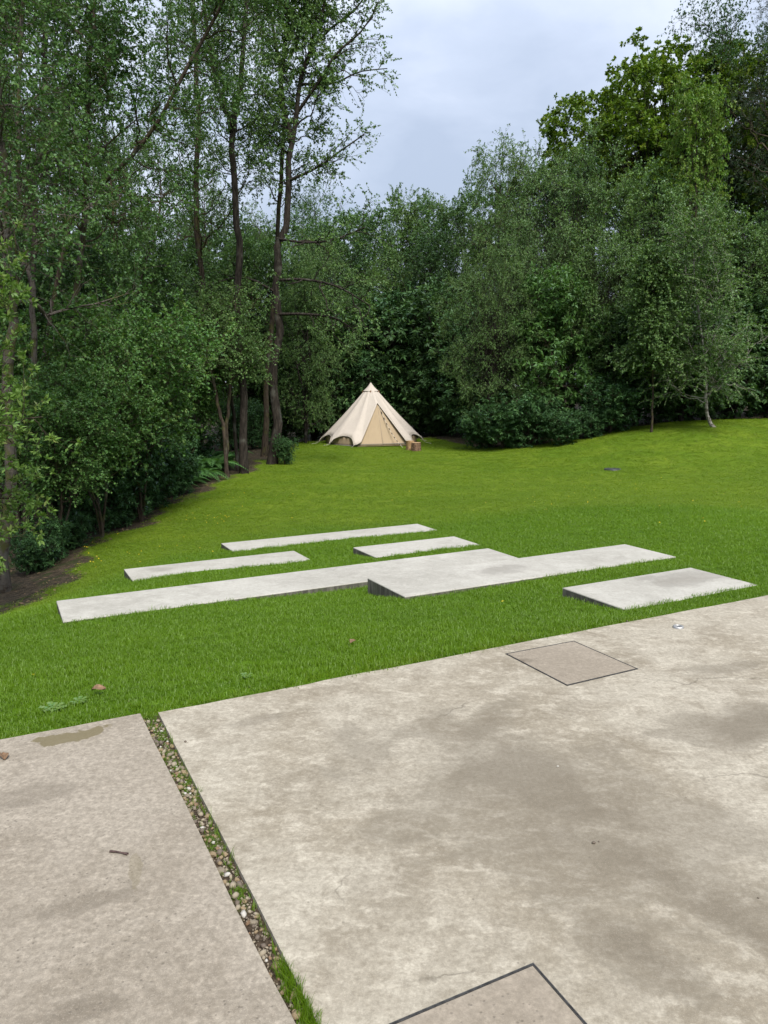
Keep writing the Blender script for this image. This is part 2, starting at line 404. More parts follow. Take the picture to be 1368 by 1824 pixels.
def build_ground():
    xs = np.unique(np.concatenate([np.linspace(-400, -40, 19), np.linspace(-40, -10, 40), np.linspace(-10, 16, 120), np.linspace(16, 45, 40), np.linspace(45, 400, 19)]))
    ys = np.unique(np.concatenate([np.linspace(-300, -10, 15), np.linspace(-10, 2, 20), np.linspace(2, 16, 90), np.linspace(16, 45, 80), np.linspace(45, 80, 30), np.linspace(80, 600, 22)]))
    X, Y = np.meshgrid(xs, ys); Z = tz(X, Y)
    a, b = to_ab(np.stack([X, Y], -1))
    under = (b < 0.05) & (a > -9) & (a < 11) & (b > -8.6)
    Z = np.where(under, np.minimum(Z, -0.02) - 0.16 * np.clip((0.05 - b) / 0.08, 0, 1), Z)
    V = np.stack([X, Y, Z], -1).reshape(-1, 3)
    nx = len(xs); i = np.arange(len(ys) - 1)[:, None] * nx + np.arange(nx - 1)[None]
    F = np.stack([i, i + 1, i + 1 + nx, i + nx], -1).reshape(-1, 4)
    me = np_mesh('ground', V, F, True, {'lawn': ('POINT', lawn_mask(X, Y).ravel()), 'lush': ('POINT', lush_mask(X, Y).ravel())})
    m_, nt, out = new_mat('lawn_soil'); h = NT(nt)
    p = h.geo()
    n1 = h.noise(p, 0.7, 5, 0.6); n2 = h.noise(p, 9, 5, 0.65); n3 = h.noise(p, 60, 3, 0.7)
    mossy = h.mix(h.ramp(n1, 0.35, 0.65), (0.082, 0.145, 0.007), (0.125, 0.185, 0.012))
    mossy = h.mix(h.ramp(n2, 0.54, 0.70, 0, 0.55), mossy, (0.075, 0.060, 0.028))
    lush = h.mix(h.ramp(n2, 0.35, 0.65), (0.050, 0.110, 0.004), (0.080, 0.155, 0.006))
    g = h.mix(h.attr('lush'), mossy, lush)
    floor = h.mix(h.ramp(n2, 0.4, 0.62), (0.030, 0.023, 0.015), (0.080, 0.060, 0.040))
    floor = h.mix(h.ramp(n3, 0.52, 0.66, 0, 0.7), floor, (0.13, 0.10, 0.066))
    floor = h.mix(h.ramp(h.noise(p, 2.3, 4), 0.52, 0.62, 0, 0.7), floor, (0.030, 0.045, 0.012))
    lw = h.math('ADD', h.attr('lawn'), h.math('MULTIPLY', h.math('SUBTRACT', n2, 0.5), 0.9))
    col = h.mix(h.ramp(lw, 0.35, 0.65), floor, g)
    col = h.mix(h.ramp(n3, 0.35, 0.65, 0.25, 0), col, (0.02, 0.02, 0.01))
    h.principled(out, col, 0.95, 0.1, h.bump(h.math('ADD', n2, n3), 0.8, 0.02))
    o = link('ground', me, m_); prop(o, 'mown green lawn sloping away into a wood floor', kind='structure')
    return o
build_ground()

# ------------------------------------------------------------------ patio
def w2(px, py): return on_level(px, py)[:2]
def damp_at(px, py, rx, ry, rot, st):
    c = w2(px, py); return (float(c[0]), float(c[1]), rx, ry, rot, st)
M_SLAB_R = concrete_mat('patio_concrete', (0.332, 0.299, 0.238), (0.244, 0.211, 0.158), (0.155, 0.127, 0.089),
    damp=[damp_at(980, 1430, 1.1, .70, -50, .55), damp_at(900, 1370, .46, .34, 20, .75), damp_at(1010, 1420, .66, .26, -45, .75), damp_at(1150, 1540, .60, .18, -50, .7), damp_at(860, 1300, .42, .16, 60, .7),
          damp_at(1140, 1700, .30, .14, -55, .75), damp_at(1330, 1290, .50, .22, 10, .8), damp_at(1300, 1640, .35, .10, -55, .7),
          damp_at(465, 1280, .16, .06, 30, .55), damp_at(730, 1470, .30, .18, 10, .45), damp_at(1290, 1190, .35, .10, 15, .5)],
    bleach=0.75, clouds=0.5, grit=.55)
M_SLAB_L = concrete_mat('left_patio_concrete', (0.287, 0.250, 0.199), (0.233, 0.199, 0.154), (0.165, 0.137, 0.102),
    damp=[damp_at(60, 1420, .25, .10, 25, .45), damp_at(150, 1610, .22, .05, 25, .5), damp_at(150, 1800, .12, .05, 20, .6)],
    wet=[damp_at(130, 1312, .21, .075, 27, .85), damp_at(240, 1560, .022, .13, 18, .35)], bleach=0.35, pits=0.65, clouds=0.4, grit=.75)
M_COVER = concrete_mat('cover_concrete', (0.270, 0.230, 0.180), (0.225, 0.190, 0.146), (0.165, 0.137, 0.102),
    damp=[damp_at(930, 1178, .10, .05, 20, .9)], bleach=0.15, pits=0.5, clouds=0.3)
M_STEEL = simple_mat('galvanised_steel', (0.045, 0.044, 0.042), 0.6, 0.4, 0.15, 0.5, 60)
m_, nt, out = new_mat('joint_soil'); h = NT(nt); p = h.geo()
c_ = h.mix(h.ramp(h.noise(p, 60, 5, .7), .35, .65), (0.025, 0.018, 0.012), (0.085, 0.062, 0.042))
c_ = h.mix(h.ramp(h.noise(p, 7, 3), .5, .62, 0, .8), c_, (0.06, 0.07, 0.02))
h.principled(out, c_, 0.95, 0.1, h.bump(h.noise(p, 90, 4, .7), 1.0, .01)); M_SOIL = m_

RC, RJ = np.array([-1.13, 3.608]), np.array([-0.176, 1.712])
LC, LJ = np.array([-1.214, 3.59]), np.array([-0.239, 1.712])
rdir, ldir = (RJ - RC) / np.linalg.norm(RJ - RC), (LJ - LC) / np.linalg.norm(LJ - LC)
def edge_pts(p0, p1, n, amp, seed):
    r_ = np.random.default_rng(seed); t = np.linspace(0, 1, n)
    d = p1 - p0; nn = np.array([-d[1], d[0]]) / np.linalg.norm(d)
    j = r_.normal(0, amp, n); j = np.convolve(np.pad(j, 2, mode='edge'), np.ones(3) / 3, 'same')[2:-2]; j[0] = j[-1] = 0
    return [p0 + d * a_ + nn * b_ for a_, b_ in zip(t, j)]
def slab_mesh(name, poly, z0, z1, bev):
    bm = bmesh.new(); prism(bm, poly, z0, z1); bm.normal_update()
    top = [f for f in bm.faces if f.normal.z > 0.9]
    ed = [e_ for f in top for e_ in f.edges]
    bmesh.ops.bevel(bm, geom=ed, offset=bev, segments=3, affect='EDGES', profile=0.5)
    return bm_mesh(name, bm)
bed = [RC + 0.06 * np.array([AX[0], AX[1]]) - rdir * 0.0, LC - 0.06 * AX, LC + ldir * 7.5 - .06 * AX, RC + rdir * 7.5 + .06 * AX]
bm = bmesh.new(); prism(bm, bed, -0.35, -0.018)
patio = link('patio', bm_mesh('patio', bm), M_SOIL); prop(patio, 'concrete patio of two large slabs with a gravel joint', kind='structure')
front_r = edge_pts(RC, ab(10, 0), 90, .006, 3)
poly_r = front_r + [ab(10, -8.2), RC + rdir * 8.2] + edge_pts(RC + rdir * 4.2, RC + rdir * 0.12, 26, .003, 5)
s1 = link('slab', slab_mesh('slab', poly_r[:], -0.22, 0.0, .007), M_SLAB_R, patio); s1['label'] = 'blotchy weathered pale slab with damp brown stains'
front_l = edge_pts(LC - np.array(AX) * 8 + 0.03 * BX, LC, 70, .007, 8)
poly_l = front_l + edge_pts(LC + ldir * 0.14, LC + ldir * 4.2, 26, .003, 9) + [LC + ldir * 8.2, LC - np.array(AX) * 8 + ldir * 8.2]
s2 = link('slab', slab_mesh('slab.001', poly_l, -0.22, 0.004, .010), M_SLAB_L, patio); s2['label'] = 'pinkish pitted slab left of the gravel joint'

# access covers let into the patio
def access_cover(c0, c1, c2, c3, label):
    P = [np.array(c[:2]) for c in (c0, c1, c2, c3)]
    cen = sum(P) / 4
    root = empty('access_cover', (cen[0], cen[1], 0)); prop(root, label, 'access cover', 'recessed access covers in the patio')
    P = [q - cen for q in P]
    def inset(k): return [q * (1 - k / np.linalg.norm(q)) for q in P]
    bm = bmesh.new()
    for k0, k1, zt in ((0.0, .005, .0030), (.0085, .0115, .0040)):
        o_, i_ = inset(k0), inset(k1)
        for a_ in range(4):
            b_ = (a_ + 1) % 4
            prism(bm, [o_[a_], o_[b_], i_[b_], i_[a_]], -0.05, zt)
    link('frame', bm_mesh('frame', bm), M_STEEL, root)
    bm = bmesh.new(); prism(bm, inset(.005), -0.06, .0010); link('gap', bm_mesh('gap', bm), M_SOIL, root)
    link('infill', slab_mesh('infill', inset(.0115), -0.05, .0035, .003), M_COVER, root)
access_cover(w2(900, 1165), w2(1010, 1222), w2(1137, 1192), w2(1022, 1142), 'square recessed access cover near the lawn edge of the patio')
g0 = w2(950, 1716); g1 = w2(695, 1824); g2 = w2(1045, 1824)
d1 = (g1 - g0) / np.linalg.norm(g1 - g0); d2 = (g2 - g0) / np.linalg.norm(g2 - g0)
access_cover(g0, g0 + d1 * .54, g0 + d1 * .54 + d2 * .54, g0 + d2 * .54, 'access cover cut off by the bottom edge of the photo')

# recessed deck light
M_CHROME = simple_mat('brushed_steel', (0.42, 0.41, 0.39), 0.5, 0.5, .8, .2, 80)
M_LENS = simple_mat('dark_lens', (0.02, 0.022, 0.028), 0.12, 0.6, 0.0, .1, 20)
c = w2(1208, 1118)
root = empty('ground_light', (c[0], c[1], 0.0)); prop(root, 'small round steel ground light set in the patio', 'ground light')
def lathe(prof, n=28):
    P = np.array(prof, float); k = len(P); a_ = np.linspace(0, 2 * np.pi, n, endpoint=False)
    V = np.stack([P[:, None, 0] * np.cos(a_), P[:, None, 0] * np.sin(a_), np.repeat(P[:, 1:2], n, 1)], -1).reshape(-1, 3)
    i = np.arange(k - 1)[:, None] * n + np.arange(n)[None]; j = np.arange(k - 1)[:, None] * n + (np.arange(n)[None] + 1) % n
    return V, np.stack([i, j, j + n, i + n], -1).reshape(-1, 4)
V, F = lathe([(.035, -.03), (.035, .008), (.031, .013), (.024, .014), (.021, .010), (.021, -.01)])
link('rim', np_mesh('rim', V, F, True), M_CHROME, root)
V, F = lathe([(.0005, .011), (.012, .0105), (.020, .008), (.020, -.01)])
link('lens', np_mesh('lens', V, F, True), M_LENS, root)

# ------------------------------------------------------------------ concrete steps in the lawn
M_STEP = concrete_mat('step_concrete', (0.360, 0.343, 0.302), (0.308, 0.292, 0.254), (0.225, 0.211, 0.180), bleach=0.35, clouds=0.35, scale=0.8, grit=.22,
    damp=[(*[float(v) for v in ab(4.9, 1.08)], .55, .26, 27, .55), (*[float(v) for v in ab(4.0, 2.62)], .45, .22, 27, .40), (*[float(v) for v in ab(1.2, 6.3)], .35, .18, 27, .3)])
m_, nt, out = new_mat('shuttered_concrete_shaded'); h = NT(nt); p = h.geo()  # raw streaked concrete with algae; shade of the step ends also put into its colour
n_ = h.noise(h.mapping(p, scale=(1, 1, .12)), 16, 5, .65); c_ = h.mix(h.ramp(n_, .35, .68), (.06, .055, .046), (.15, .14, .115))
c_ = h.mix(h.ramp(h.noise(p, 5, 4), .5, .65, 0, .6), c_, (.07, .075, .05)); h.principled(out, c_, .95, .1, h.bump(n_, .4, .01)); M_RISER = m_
STEPS = [((3.69, 5.25, .60, 1.35), -.15, 'short wide concrete step nearest the patio on the right'),
         ((2.60, 6.02, 2.22, 3.00), -.30, 'thick concrete step with tall shaded end overlapping the longest step'),
         ((-.20, 4.86, 3.41, 4.17), -.45, 'longest concrete step reaching furthest left across the lawn'),
         ((3.67, 5.30, 4.98, 5.68), -.60, 'shortest concrete step just behind the longest step'),
         ((.765, 3.12, 5.86, 6.53), -.75, 'concrete step on the left between the longest and farthest steps'),
         ((2.52, 6.15, 7.58, 8.28), -.90, 'narrow concrete step farthest from the patio')]
for (a0, a1, b0, b1), z, lab in STEPS:
    c = ab((a0 + a1) / 2, (b0 + b1) / 2)
    hw, hd = (a1 - a0) / 2, (b1 - b0) / 2
    me = slab_mesh('concrete_step', [(-hw, -hd), (hw, -hd), (hw, hd), (-hw, hd)], -.34, 0.0, .010)
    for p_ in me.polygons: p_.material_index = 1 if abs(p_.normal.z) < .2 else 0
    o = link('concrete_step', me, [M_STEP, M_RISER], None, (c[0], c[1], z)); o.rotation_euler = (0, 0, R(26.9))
    prop(o, lab, 'step', 'concrete steps set in the lawn')

# ------------------------------------------------------------------ pebbles in the joint
def blob_mesh(name, seed, s=(1, 1, 1), sub=2, amp=.25):
    bm = bmesh.new(); bmesh.ops.create_icosphere(bm, subdivisions=sub, radius=1)
    r_ = np.random.default_rng(seed); K = r_.normal(0, 1.3, (4, 3)); ph = r_.uniform(0, 6.28, 4)
    for v in bm.verts:
        q = np.array(v.co); f = 1 + amp * sum(math.sin(float(K[i] @ q) + ph[i]) for i in range(4)) / 2
        v.co = Vector(q * f * np.array(s))
    return bm_mesh(name, bm, True)
PEB_COL = [(0.21, 0.155, 0.09), (0.17, 0.14, 0.10), (0.25, 0.21, 0.15), (0.40, 0.375, 0.33), (0.115, 0.09, 0.068), (0.175, 0.11, 0.065)]
PEB_M = [simple_mat('pebble_%s' % n, c, .75, .3, 0, .3, 55) for n, c in zip(('buff', 'grey', 'cream', 'white', 'brown', 'rust'), PEB_COL)]
peb_me = []
for i in range(12):
    me = blob_mesh('pebble', 40 + i, (1, .78 + .02 * (i % 5), .6 + .03 * (i % 4)), 1, .3)
    for p_ in me.polygons: p_.use_smooth = i % 3 != 0
    me.materials.append(PEB_M[[0, 1, 2, 0, 4, 2, 1, 3, 0, 5, 4, 2][i]]); peb_me.append(me)
rg = np.random.default_rng(5)
placed = []
tries = 0
while len(placed) < 290 and tries < 9000:
    tries += 1
    t = rg.uniform(0.05, 2.45); w = rg.uniform(0.08, .92)
    pl, pr = LC + ldir * t, RC + rdir * t
    q = pl + (pr - pl) * w; s_ = rg.choice([.006, .008, .010, .0125, .015], p=[.2, .3, .28, .15, .07])
    if any((q[0] - o_[0]) ** 2 + (q[1] - o_[1]) ** 2 < (0.74 * (s_ + o_[2])) ** 2 for o_ in placed): continue
    if min(w, 1 - w) * np.linalg.norm(pr - pl) < s_ * .8: continue
    placed.append((q[0], q[1], s_))
    o = link('pebble', peb_me[rg.integers(12)], None, patio, (q[0], q[1], -.018 + s_ * rg.uniform(.2, .7)))
    o.rotation_euler = tuple(rg.uniform(-.5, .5, 2)) + (rg.uniform(0, 6.28),); o.scale = (s_ * rg.uniform(.9, 1.25), s_, s_)
# fine grit between them: one part
gv, gf = [], []
bm = bmesh.new(); bmesh.ops.create_icosphere(bm, subdivisions=1, radius=1)
bv = np.array([v.co[:] for v in bm.verts]); bf = np.array([[v.index for v in f.verts] for f in bm.faces]); bm.free()
for i in range(900):
    t = rg.uniform(0.05, 2.6); w = rg.uniform(.02, .98); pl, pr = LC + ldir * t, RC + rdir * t
    q = pl + (pr - pl) * w; s_ = rg.uniform(.002, .0045)
    gf.append(bf + len(gv) * len(bv)); gv.append(bv * s_ * rg.uniform(.6, 1.2, 3) + [q[0], q[1], -.017 + s_ * .3])
o = link('grit', np_mesh('grit', np.concatenate(gv), np.concatenate(gf)), PEB_M[1], patio); o['kind'] = 'stuff'

# ------------------------------------------------------------------ grass
def grass_mat(name, lush_lo, lush_hi, moss_lo, moss_hi):
    m_, nt, out = new_mat(name); h = NT(nt)
    t = h.attr('tint', 'INSTANCER'); lu = h.attr('lush', 'INSTANCER'); bl = h.attr('blade')
    c1 = h.mix(t, lush_lo, lush_hi); c2 = h.mix(t, moss_lo, moss_hi)
    col = h.mix(lu, c2, c1)
    col = h.mix(h.ramp(bl, .9, .93, 0, .65), col, (0.15, 0.13, 0.05))
    col = h.mix(h.ramp(bl, 0, .9, .25, 0, False), col, tuple(v * .55 for v in lush_lo))
    d = nt.nodes.new('ShaderNodeBsdfDiffuse'); nt.links.new(col, d.inputs[0])
    tr = nt.nodes.new('ShaderNodeBsdfTranslucent'); nt.links.new(h.mix(1.0, col, (1.2, 1.2, .5), 'MULTIPLY'), tr.inputs[0])
    mx = nt.nodes.new('ShaderNodeMixShader'); mx.inputs[0].default_value = .46
    nt.links.new(d.outputs[0], mx.inputs[1]); nt.links.new(tr.outputs[0], mx.inputs[2])
    g = nt.nodes.new('ShaderNodeBsdfGlossy'); g.inputs['Roughness'].default_value = .5
    m2 = nt.nodes.new('ShaderNodeMixShader'); m2.inputs[0].default_value = .03
    nt.links.new(mx.outputs[0], m2.inputs[1]); nt.links.new(g.outputs[0], m2.inputs[2]); nt.links.new(m2.outputs[0], out.inputs[0])
    return m_
M_GRASS = grass_mat('grass_blade', (0.086, 0.175, 0.003), (0.155, 0.275, 0.005), (0.106, 0.182, 0.006), (0.180, 0.270, 0.010))
def tuft_mesh(seed, n=22, rad=.040, h0=.018, h1=.038, w=.0026, lean=1.25):
    r_ = np.random.default_rng(seed); V, Q, T, A = [], [], [], []
    for i in range(n):
        a_, rr = r_.uniform(0, 6.28), rad * math.sqrt(r_.uniform()); b = np.array([rr * math.cos(a_), rr * math.sin(a_), -.004])
        hh = r_.uniform(h0, h1); la = r_.uniform(0, 6.28); l = lean * r_.uniform(.1, 1) * hh
        ld = np.array([math.cos(la), math.sin(la), 0]); sd = np.array([-math.sin(la + r_.uniform(-1, 1)), math.cos(la + r_.uniform(-1, 1)), 0])
        k = len(V); ww = w * r_.uniform(.7, 1.3)
        m1 = b + ld * l * .3 + np.array([0, 0, hh * .6]); tp = b + ld * l + np.array([0, 0, hh * (1 - .25 * l / hh)])
        V += [b - sd * ww / 2, b + sd * ww / 2, m1 + sd * ww * .42, m1 - sd * ww * .42, tp]
        Q.append([k, k + 1, k + 2, k + 3]); T.append([k + 3, k + 2, k + 4]); A.append(r_.uniform())
    return np_mesh('tuft', np.array(V), [np.array(Q), np.array(T)], False, {'blade': ('FACE', A + A)})
def scatter_grass(name, pts, rotz, tilt, sxy, sz, tint, lush, mesh_, mat, label):
    """one object: points that each carry a tuft of blades"""
    mesh_.materials.append(mat)
    src = bpy.data.objects.new(name + '_tuft', mesh_)
    me = bpy.data.meshes.new(name); n = len(pts)
    me.vertices.add(n); me.vertices.foreach_set('co', np.asarray(pts, np.float32).ravel())
    a_ = me.attributes.new('rot', 'FLOAT_VECTOR', 'POINT'); a_.data.foreach_set('vector', np.stack([tilt[:, 0], tilt[:, 1], rotz], -1).astype(np.float32).ravel())
    a_ = me.attributes.new('scl', 'FLOAT_VECTOR', 'POINT'); a_.data.foreach_set('vector', np.stack([sxy, sxy, sz], -1).astype(np.float32).ravel())
    for k, v in (('tint', tint), ('lush', lush)):
        a_ = me.attributes.new(k, 'FLOAT', 'POINT'); a_.data.foreach_set('value', np.asarray(v, np.float32))
    o = link(name, me); prop(o, label, None, None, 'stuff')
    g = bpy.data.node_groups.new(name + '_nodes', 'GeometryNodeTree')
    g.interface.new_socket('Geometry', in_out='INPUT', socket_type='NodeSocketGeometry')
    g.interface.new_socket('Geometry', in_out='OUTPUT', socket_type='NodeSocketGeometry')
    N = g.nodes; gi, go = N.new('NodeGroupInput'), N.new('NodeGroupOutput')
    oi = N.new('GeometryNodeObjectInfo'); oi.inputs['Object'].default_value = src; oi.inputs['As Instance'].default_value = True
    ip = N.new('GeometryNodeInstanceOnPoints')
    ar = N.new('GeometryNodeInputNamedAttribute'); ar.data_type = 'FLOAT_VECTOR'; ar.inputs[0].default_value = 'rot'
    asx = N.new('GeometryNodeInputNamedAttribute'); asx.data_type = 'FLOAT_VECTOR'; asx.inputs[0].default_value = 'scl'
    er = N.new('FunctionNodeEulerToRotation')
    g.links.new(gi.outputs[0], ip.inputs['Points']); g.links.new(oi.outputs['Geometry'], ip.inputs['Instance'])
    g.links.new(ar.outputs[0], er.inputs[0]); g.links.new(er.outputs[0], ip.inputs['Rotation']); g.links.new(asx.outputs[0], ip.inputs['Scale'])
    g.links.new(ip.outputs[0], go.inputs[0])
    md = o.modifiers.new('tufts', 'NODES'); md.node_group = g
    return o
TENT_C = (-0.57, 36.0)
def lawn_points(seed, dens, ymin, ymax, n_try):
    r_ = np.random.default_rng(seed)
    y = ymin + (ymax - ymin) * r_.uniform(0, 1, n_try) ; half = 0.62 * y + 1.4
    x = r_.uniform(-1, 1, n_try) * (0.62 * ymax + 1.4)
    ok = np.abs(x) < half
    x, y = x[ok], y[ok]
    keep = r_.uniform(0, 1, len(x)) < np.minimum(1, (5.0 / y) ** 1.35)
    x, y = x[keep], y[keep]
    a, b = to_ab(np.stack([x, y], -1))
    bad = (b < 0.012 + .012 * np.sin(9 * a) + .01 * np.sin(23 * a))
    bad &= ~((a > -.09) & (a < 0.0) & (b > -.05))
    for (a0, a1, b0, b1), z, _ in STEPS: bad |= (a > a0 + .004) & (a < a1 - .004) & (b > b0 + .004) & (b < b1 - .004)
    bad |= np.hypot(x - TENT_C[0], y - TENT_C[1]) < 2.1
    bad |= r_.uniform(0, 1, len(x)) > lawn_mask(x, y) ** 1.3
    return x[~bad], y[~bad], r_
def make_lawn():
    xs, ys = [], []
    for seed, y0, y1, nper in ((1, 3.0, 6, 1000), (2, 6, 12, 900), (3, 12, 22, 900), (4, 22, 41, 900)):
        nt_ = int((y1 - y0) * 2 * (0.62 * y1 + 1.4) * nper * (1 if y0 < 6 else 1))
        x, y, r_ = lawn_points(seed, 1, y0, y1, nt_); xs.append(x); ys.append(y)
    x, y = np.concatenate(xs), np.concatenate(ys)
    n = len(x); r_ = np.random.default_rng(77)
    lush = lush_mask(x, y); z = tz(x, y)
    patch = .5 + .25 * np.sin(x * 1.1 + 1.3 * np.sin(y * .7)) + .25 * np.sin(y * 1.7 + 1.1 * np.sin(x * 1.3)) 
    fine = .5 + .5 * np.sin(x * 5.3 + 2 * np.sin(y * 3.1)) * np.sin(y * 4.7 + 2 * np.sin(x * 2.9))
    big = .5 + .5 * np.sin(x * .55 + 1.7 * np.sin(y * .33 + 1)) * np.sin(y * .6 + 1.4 * np.sin(x * .45))
    mow = .5 + .5 * np.sin((x * .25 + y) * 5.2 + .8 * np.sin(x * .6))
    tint = np.clip(r_.uniform(0, 1, n) * .42 + patch * .22 + fine * .18 + big * .25 + mow * .10 - .08, 0, 1)
    g = np.maximum(1, (y / 5.0) ** .58)
    a, b = to_ab(np.stack([x, y], -1))
    rank = np.where(b < .35, 1.12, 1.0)
    sxy = g * r_.uniform(.8, 1.25, n)
    sz = (g ** .32) * r_.uniform(.7, 1.25, n) * (.62 + .38 * lush) * (.75 + .5 * fine * .6 + .2 * patch) * rank
    sz = np.where(b < .05, sz * .7, sz)
    lush = np.where((b < .10 + .05 * np.sin(6 * a) + .04 * np.sin(17 * a)) & (r_.uniform(0, 1, n) < .55), lush * .25, lush)
    tint = np.where(r_.uniform(0, 1, n) < .02, 1.0, tint)
    scatter_grass('grass', np.stack([x, y, z], -1), r_.uniform(0, 6.28, n), r_.normal(0, .12, (n, 2)), sxy, sz, tint, lush,
                  tuft_mesh(3), M_GRASS, 'short bright green grass covering the sloping lawn')
    print('grass tufts', n)
make_lawn()
# grass and moss growing in the gravel joint
def joint_grass():
    r_ = np.random.default_rng(9); P = []
    clumps = [(.10, .12, 40), (.25, .10, 40), (.50, .10, 40), (.70, .08, 30), (.9, .15, 20), (1.3, .2, 24), (.05, .10, 40), (.32, .05, 14), (.45, .05, 16), (.62, .07, 26), (.78, .06, 26), (1.20, .05, 22), (1.52, .05, 26), (1.56, .03, 12), (1.93, .06, 50), (2.02, .07, 90), (2.10, .06, 80), (2.22, .05, 40), (2.4, .1, 30)]
    for t0, sp, n in clumps:
        for i in range(n):
            t = t0 + r_.normal(0, sp * .6)
            if t < 0: continue
            w = np.clip(r_.normal(.78 if t0 > 1.9 else .5, .2), .08, .95); q = (LC + ldir * t) * (1 - w) + (RC + rdir * t) * w
            P.append((q[0], q[1], -.018))
    for i in range(60):
        t = r_.uniform(.1, 2.4); q = RC + rdir * t - AX * .008; P.append((q[0], q[1], -.017))
    P = np.array(P); n = len(P)
    scatter_grass('joint_grass', P, r_.uniform(0, 6.28, n), r_.normal(0, .3, (n, 2)), r_.uniform(.22, .42, n), r_.uniform(.45, 1.35, n) * np.where((P[:, 1] > 1.95) & (P[:, 2] > -.0175) | (P[:, 1] < 1.95), 1.0, .42), r_.uniform(0, .7, n), r_.uniform(.5, 1, n),
                  tuft_mesh(8, 7, .03, .03, .07, .0055, 1.2), M_GRASS, 'thin grass tufts growing in the gravel joint between the slabs')
joint_grass()

# ------------------------------------------------------------------ tree generator
UP = np.array([0, 0, 1.0])
def perp_frame(T):
    ref = np.where(np.abs(T[:, 2:3]) > .9, np.array([1.0, 0, 0]), UP)
    U = nrm(np.cross(T, ref)); return U, np.cross(T, U)
def sample_poly(P, Rd, idx, s):
    k = P.shape[1] - 1; f = np.clip(s, 0, .9999) * k; i = f.astype(int); u = (f - i)[:, None]
    a, b = P[idx, i], P[idx, i + 1]
    return a + (b - a) * u, nrm(b - a), Rd[idx, i] * (1 - u[:, 0]) + Rd[idx, i + 1] * u[:, 0]
def spawn(rng, P, Rd, n_per, s0, s1, ang, ang_sd, length, k, up, wob, rfac, droop=0.0, out=None, aniso=None):
    """children of every polyline in P. length: f(s)->(len) array; returns child polylines and radii"""
    N = P.shape[0]
    idx = np.repeat(np.arange(N), n_per); M = len(idx)
    j = np.tile(np.arange(n_per), N)
    s = s0 + (s1 - s0) * (j + rng.uniform(0, 1, M)) / n_per
    p, T, r = sample_poly(P, Rd, idx, s)
    U, V = perp_frame(T)
    az = j * 2.39996 + np.repeat(rng.uniform(0, 6.28, N), n_per) + rng.normal(0, .5, M)
    A = np.clip(rng.normal(0, 1, M) * ang_sd + (ang(s) if callable(ang) else ang), .12, 2.6)
    d = T * np.cos(A)[:, None] + (U * np.cos(az)[:, None] + V * np.sin(az)[:, None]) * np.sin(A)[:, None]
    if out is not None: d = nrm(d + out)
    L = length(s, idx) * rng.uniform(.65, 1.25, M)
    t = np.linspace(0, 1, k + 1)
    side = nrm(rng.normal(0, 1, (M, 3)))
    C = p[:, None] + (d[:, None] * t[None, :, None] + UP * (up * t ** 2)[None, :, None] - UP * (droop * t ** 3)[None, :, None]) * L[:, None, None]
    W = np.cumsum(rng.normal(0, wob / math.sqrt(k), (M, k + 1, 3)), 1); W -= W[:, :1]
    C = C + W * L[:, None, None] + side[:, None] * (0.08 * np.sin(t * 3.1))[None, :, None] * L[:, None, None]
    r0 = np.minimum(r * .8, rfac * L)
    RR = r0[:, None] * (1 - .82 * t)[None]
    return C, RR, s, idx
def leaf_quads(rng, p, ax, size, width, up_bias=.6, fold=.18, jitter=.5):
    M = len(p)
    a = nrm(ax + rng.normal(0, jitter, (M, 3)))
    n = nrm(rng.normal(0, 1, (M, 3)) * (1 - up_bias) + UP * up_bias * 1.2)
    sd = nrm(np.cross(a, n)); n = np.cross(sd, a)
    L = size * rng.uniform(.65, 1.3, M); Wd = L * width
    b0 = p; tip = p + a * L[:, None] - n * (L * fold)[:, None]
    md = p + a * (L * .48)[:, None]
    l = md + sd * (Wd / 2)[:, None]; r = md - sd * (Wd / 2)[:, None]
    V = np.stack([b0, r, tip, l], 1).reshape(-1, 3)
    return V, np.arange(M * 4).reshape(-1, 4)
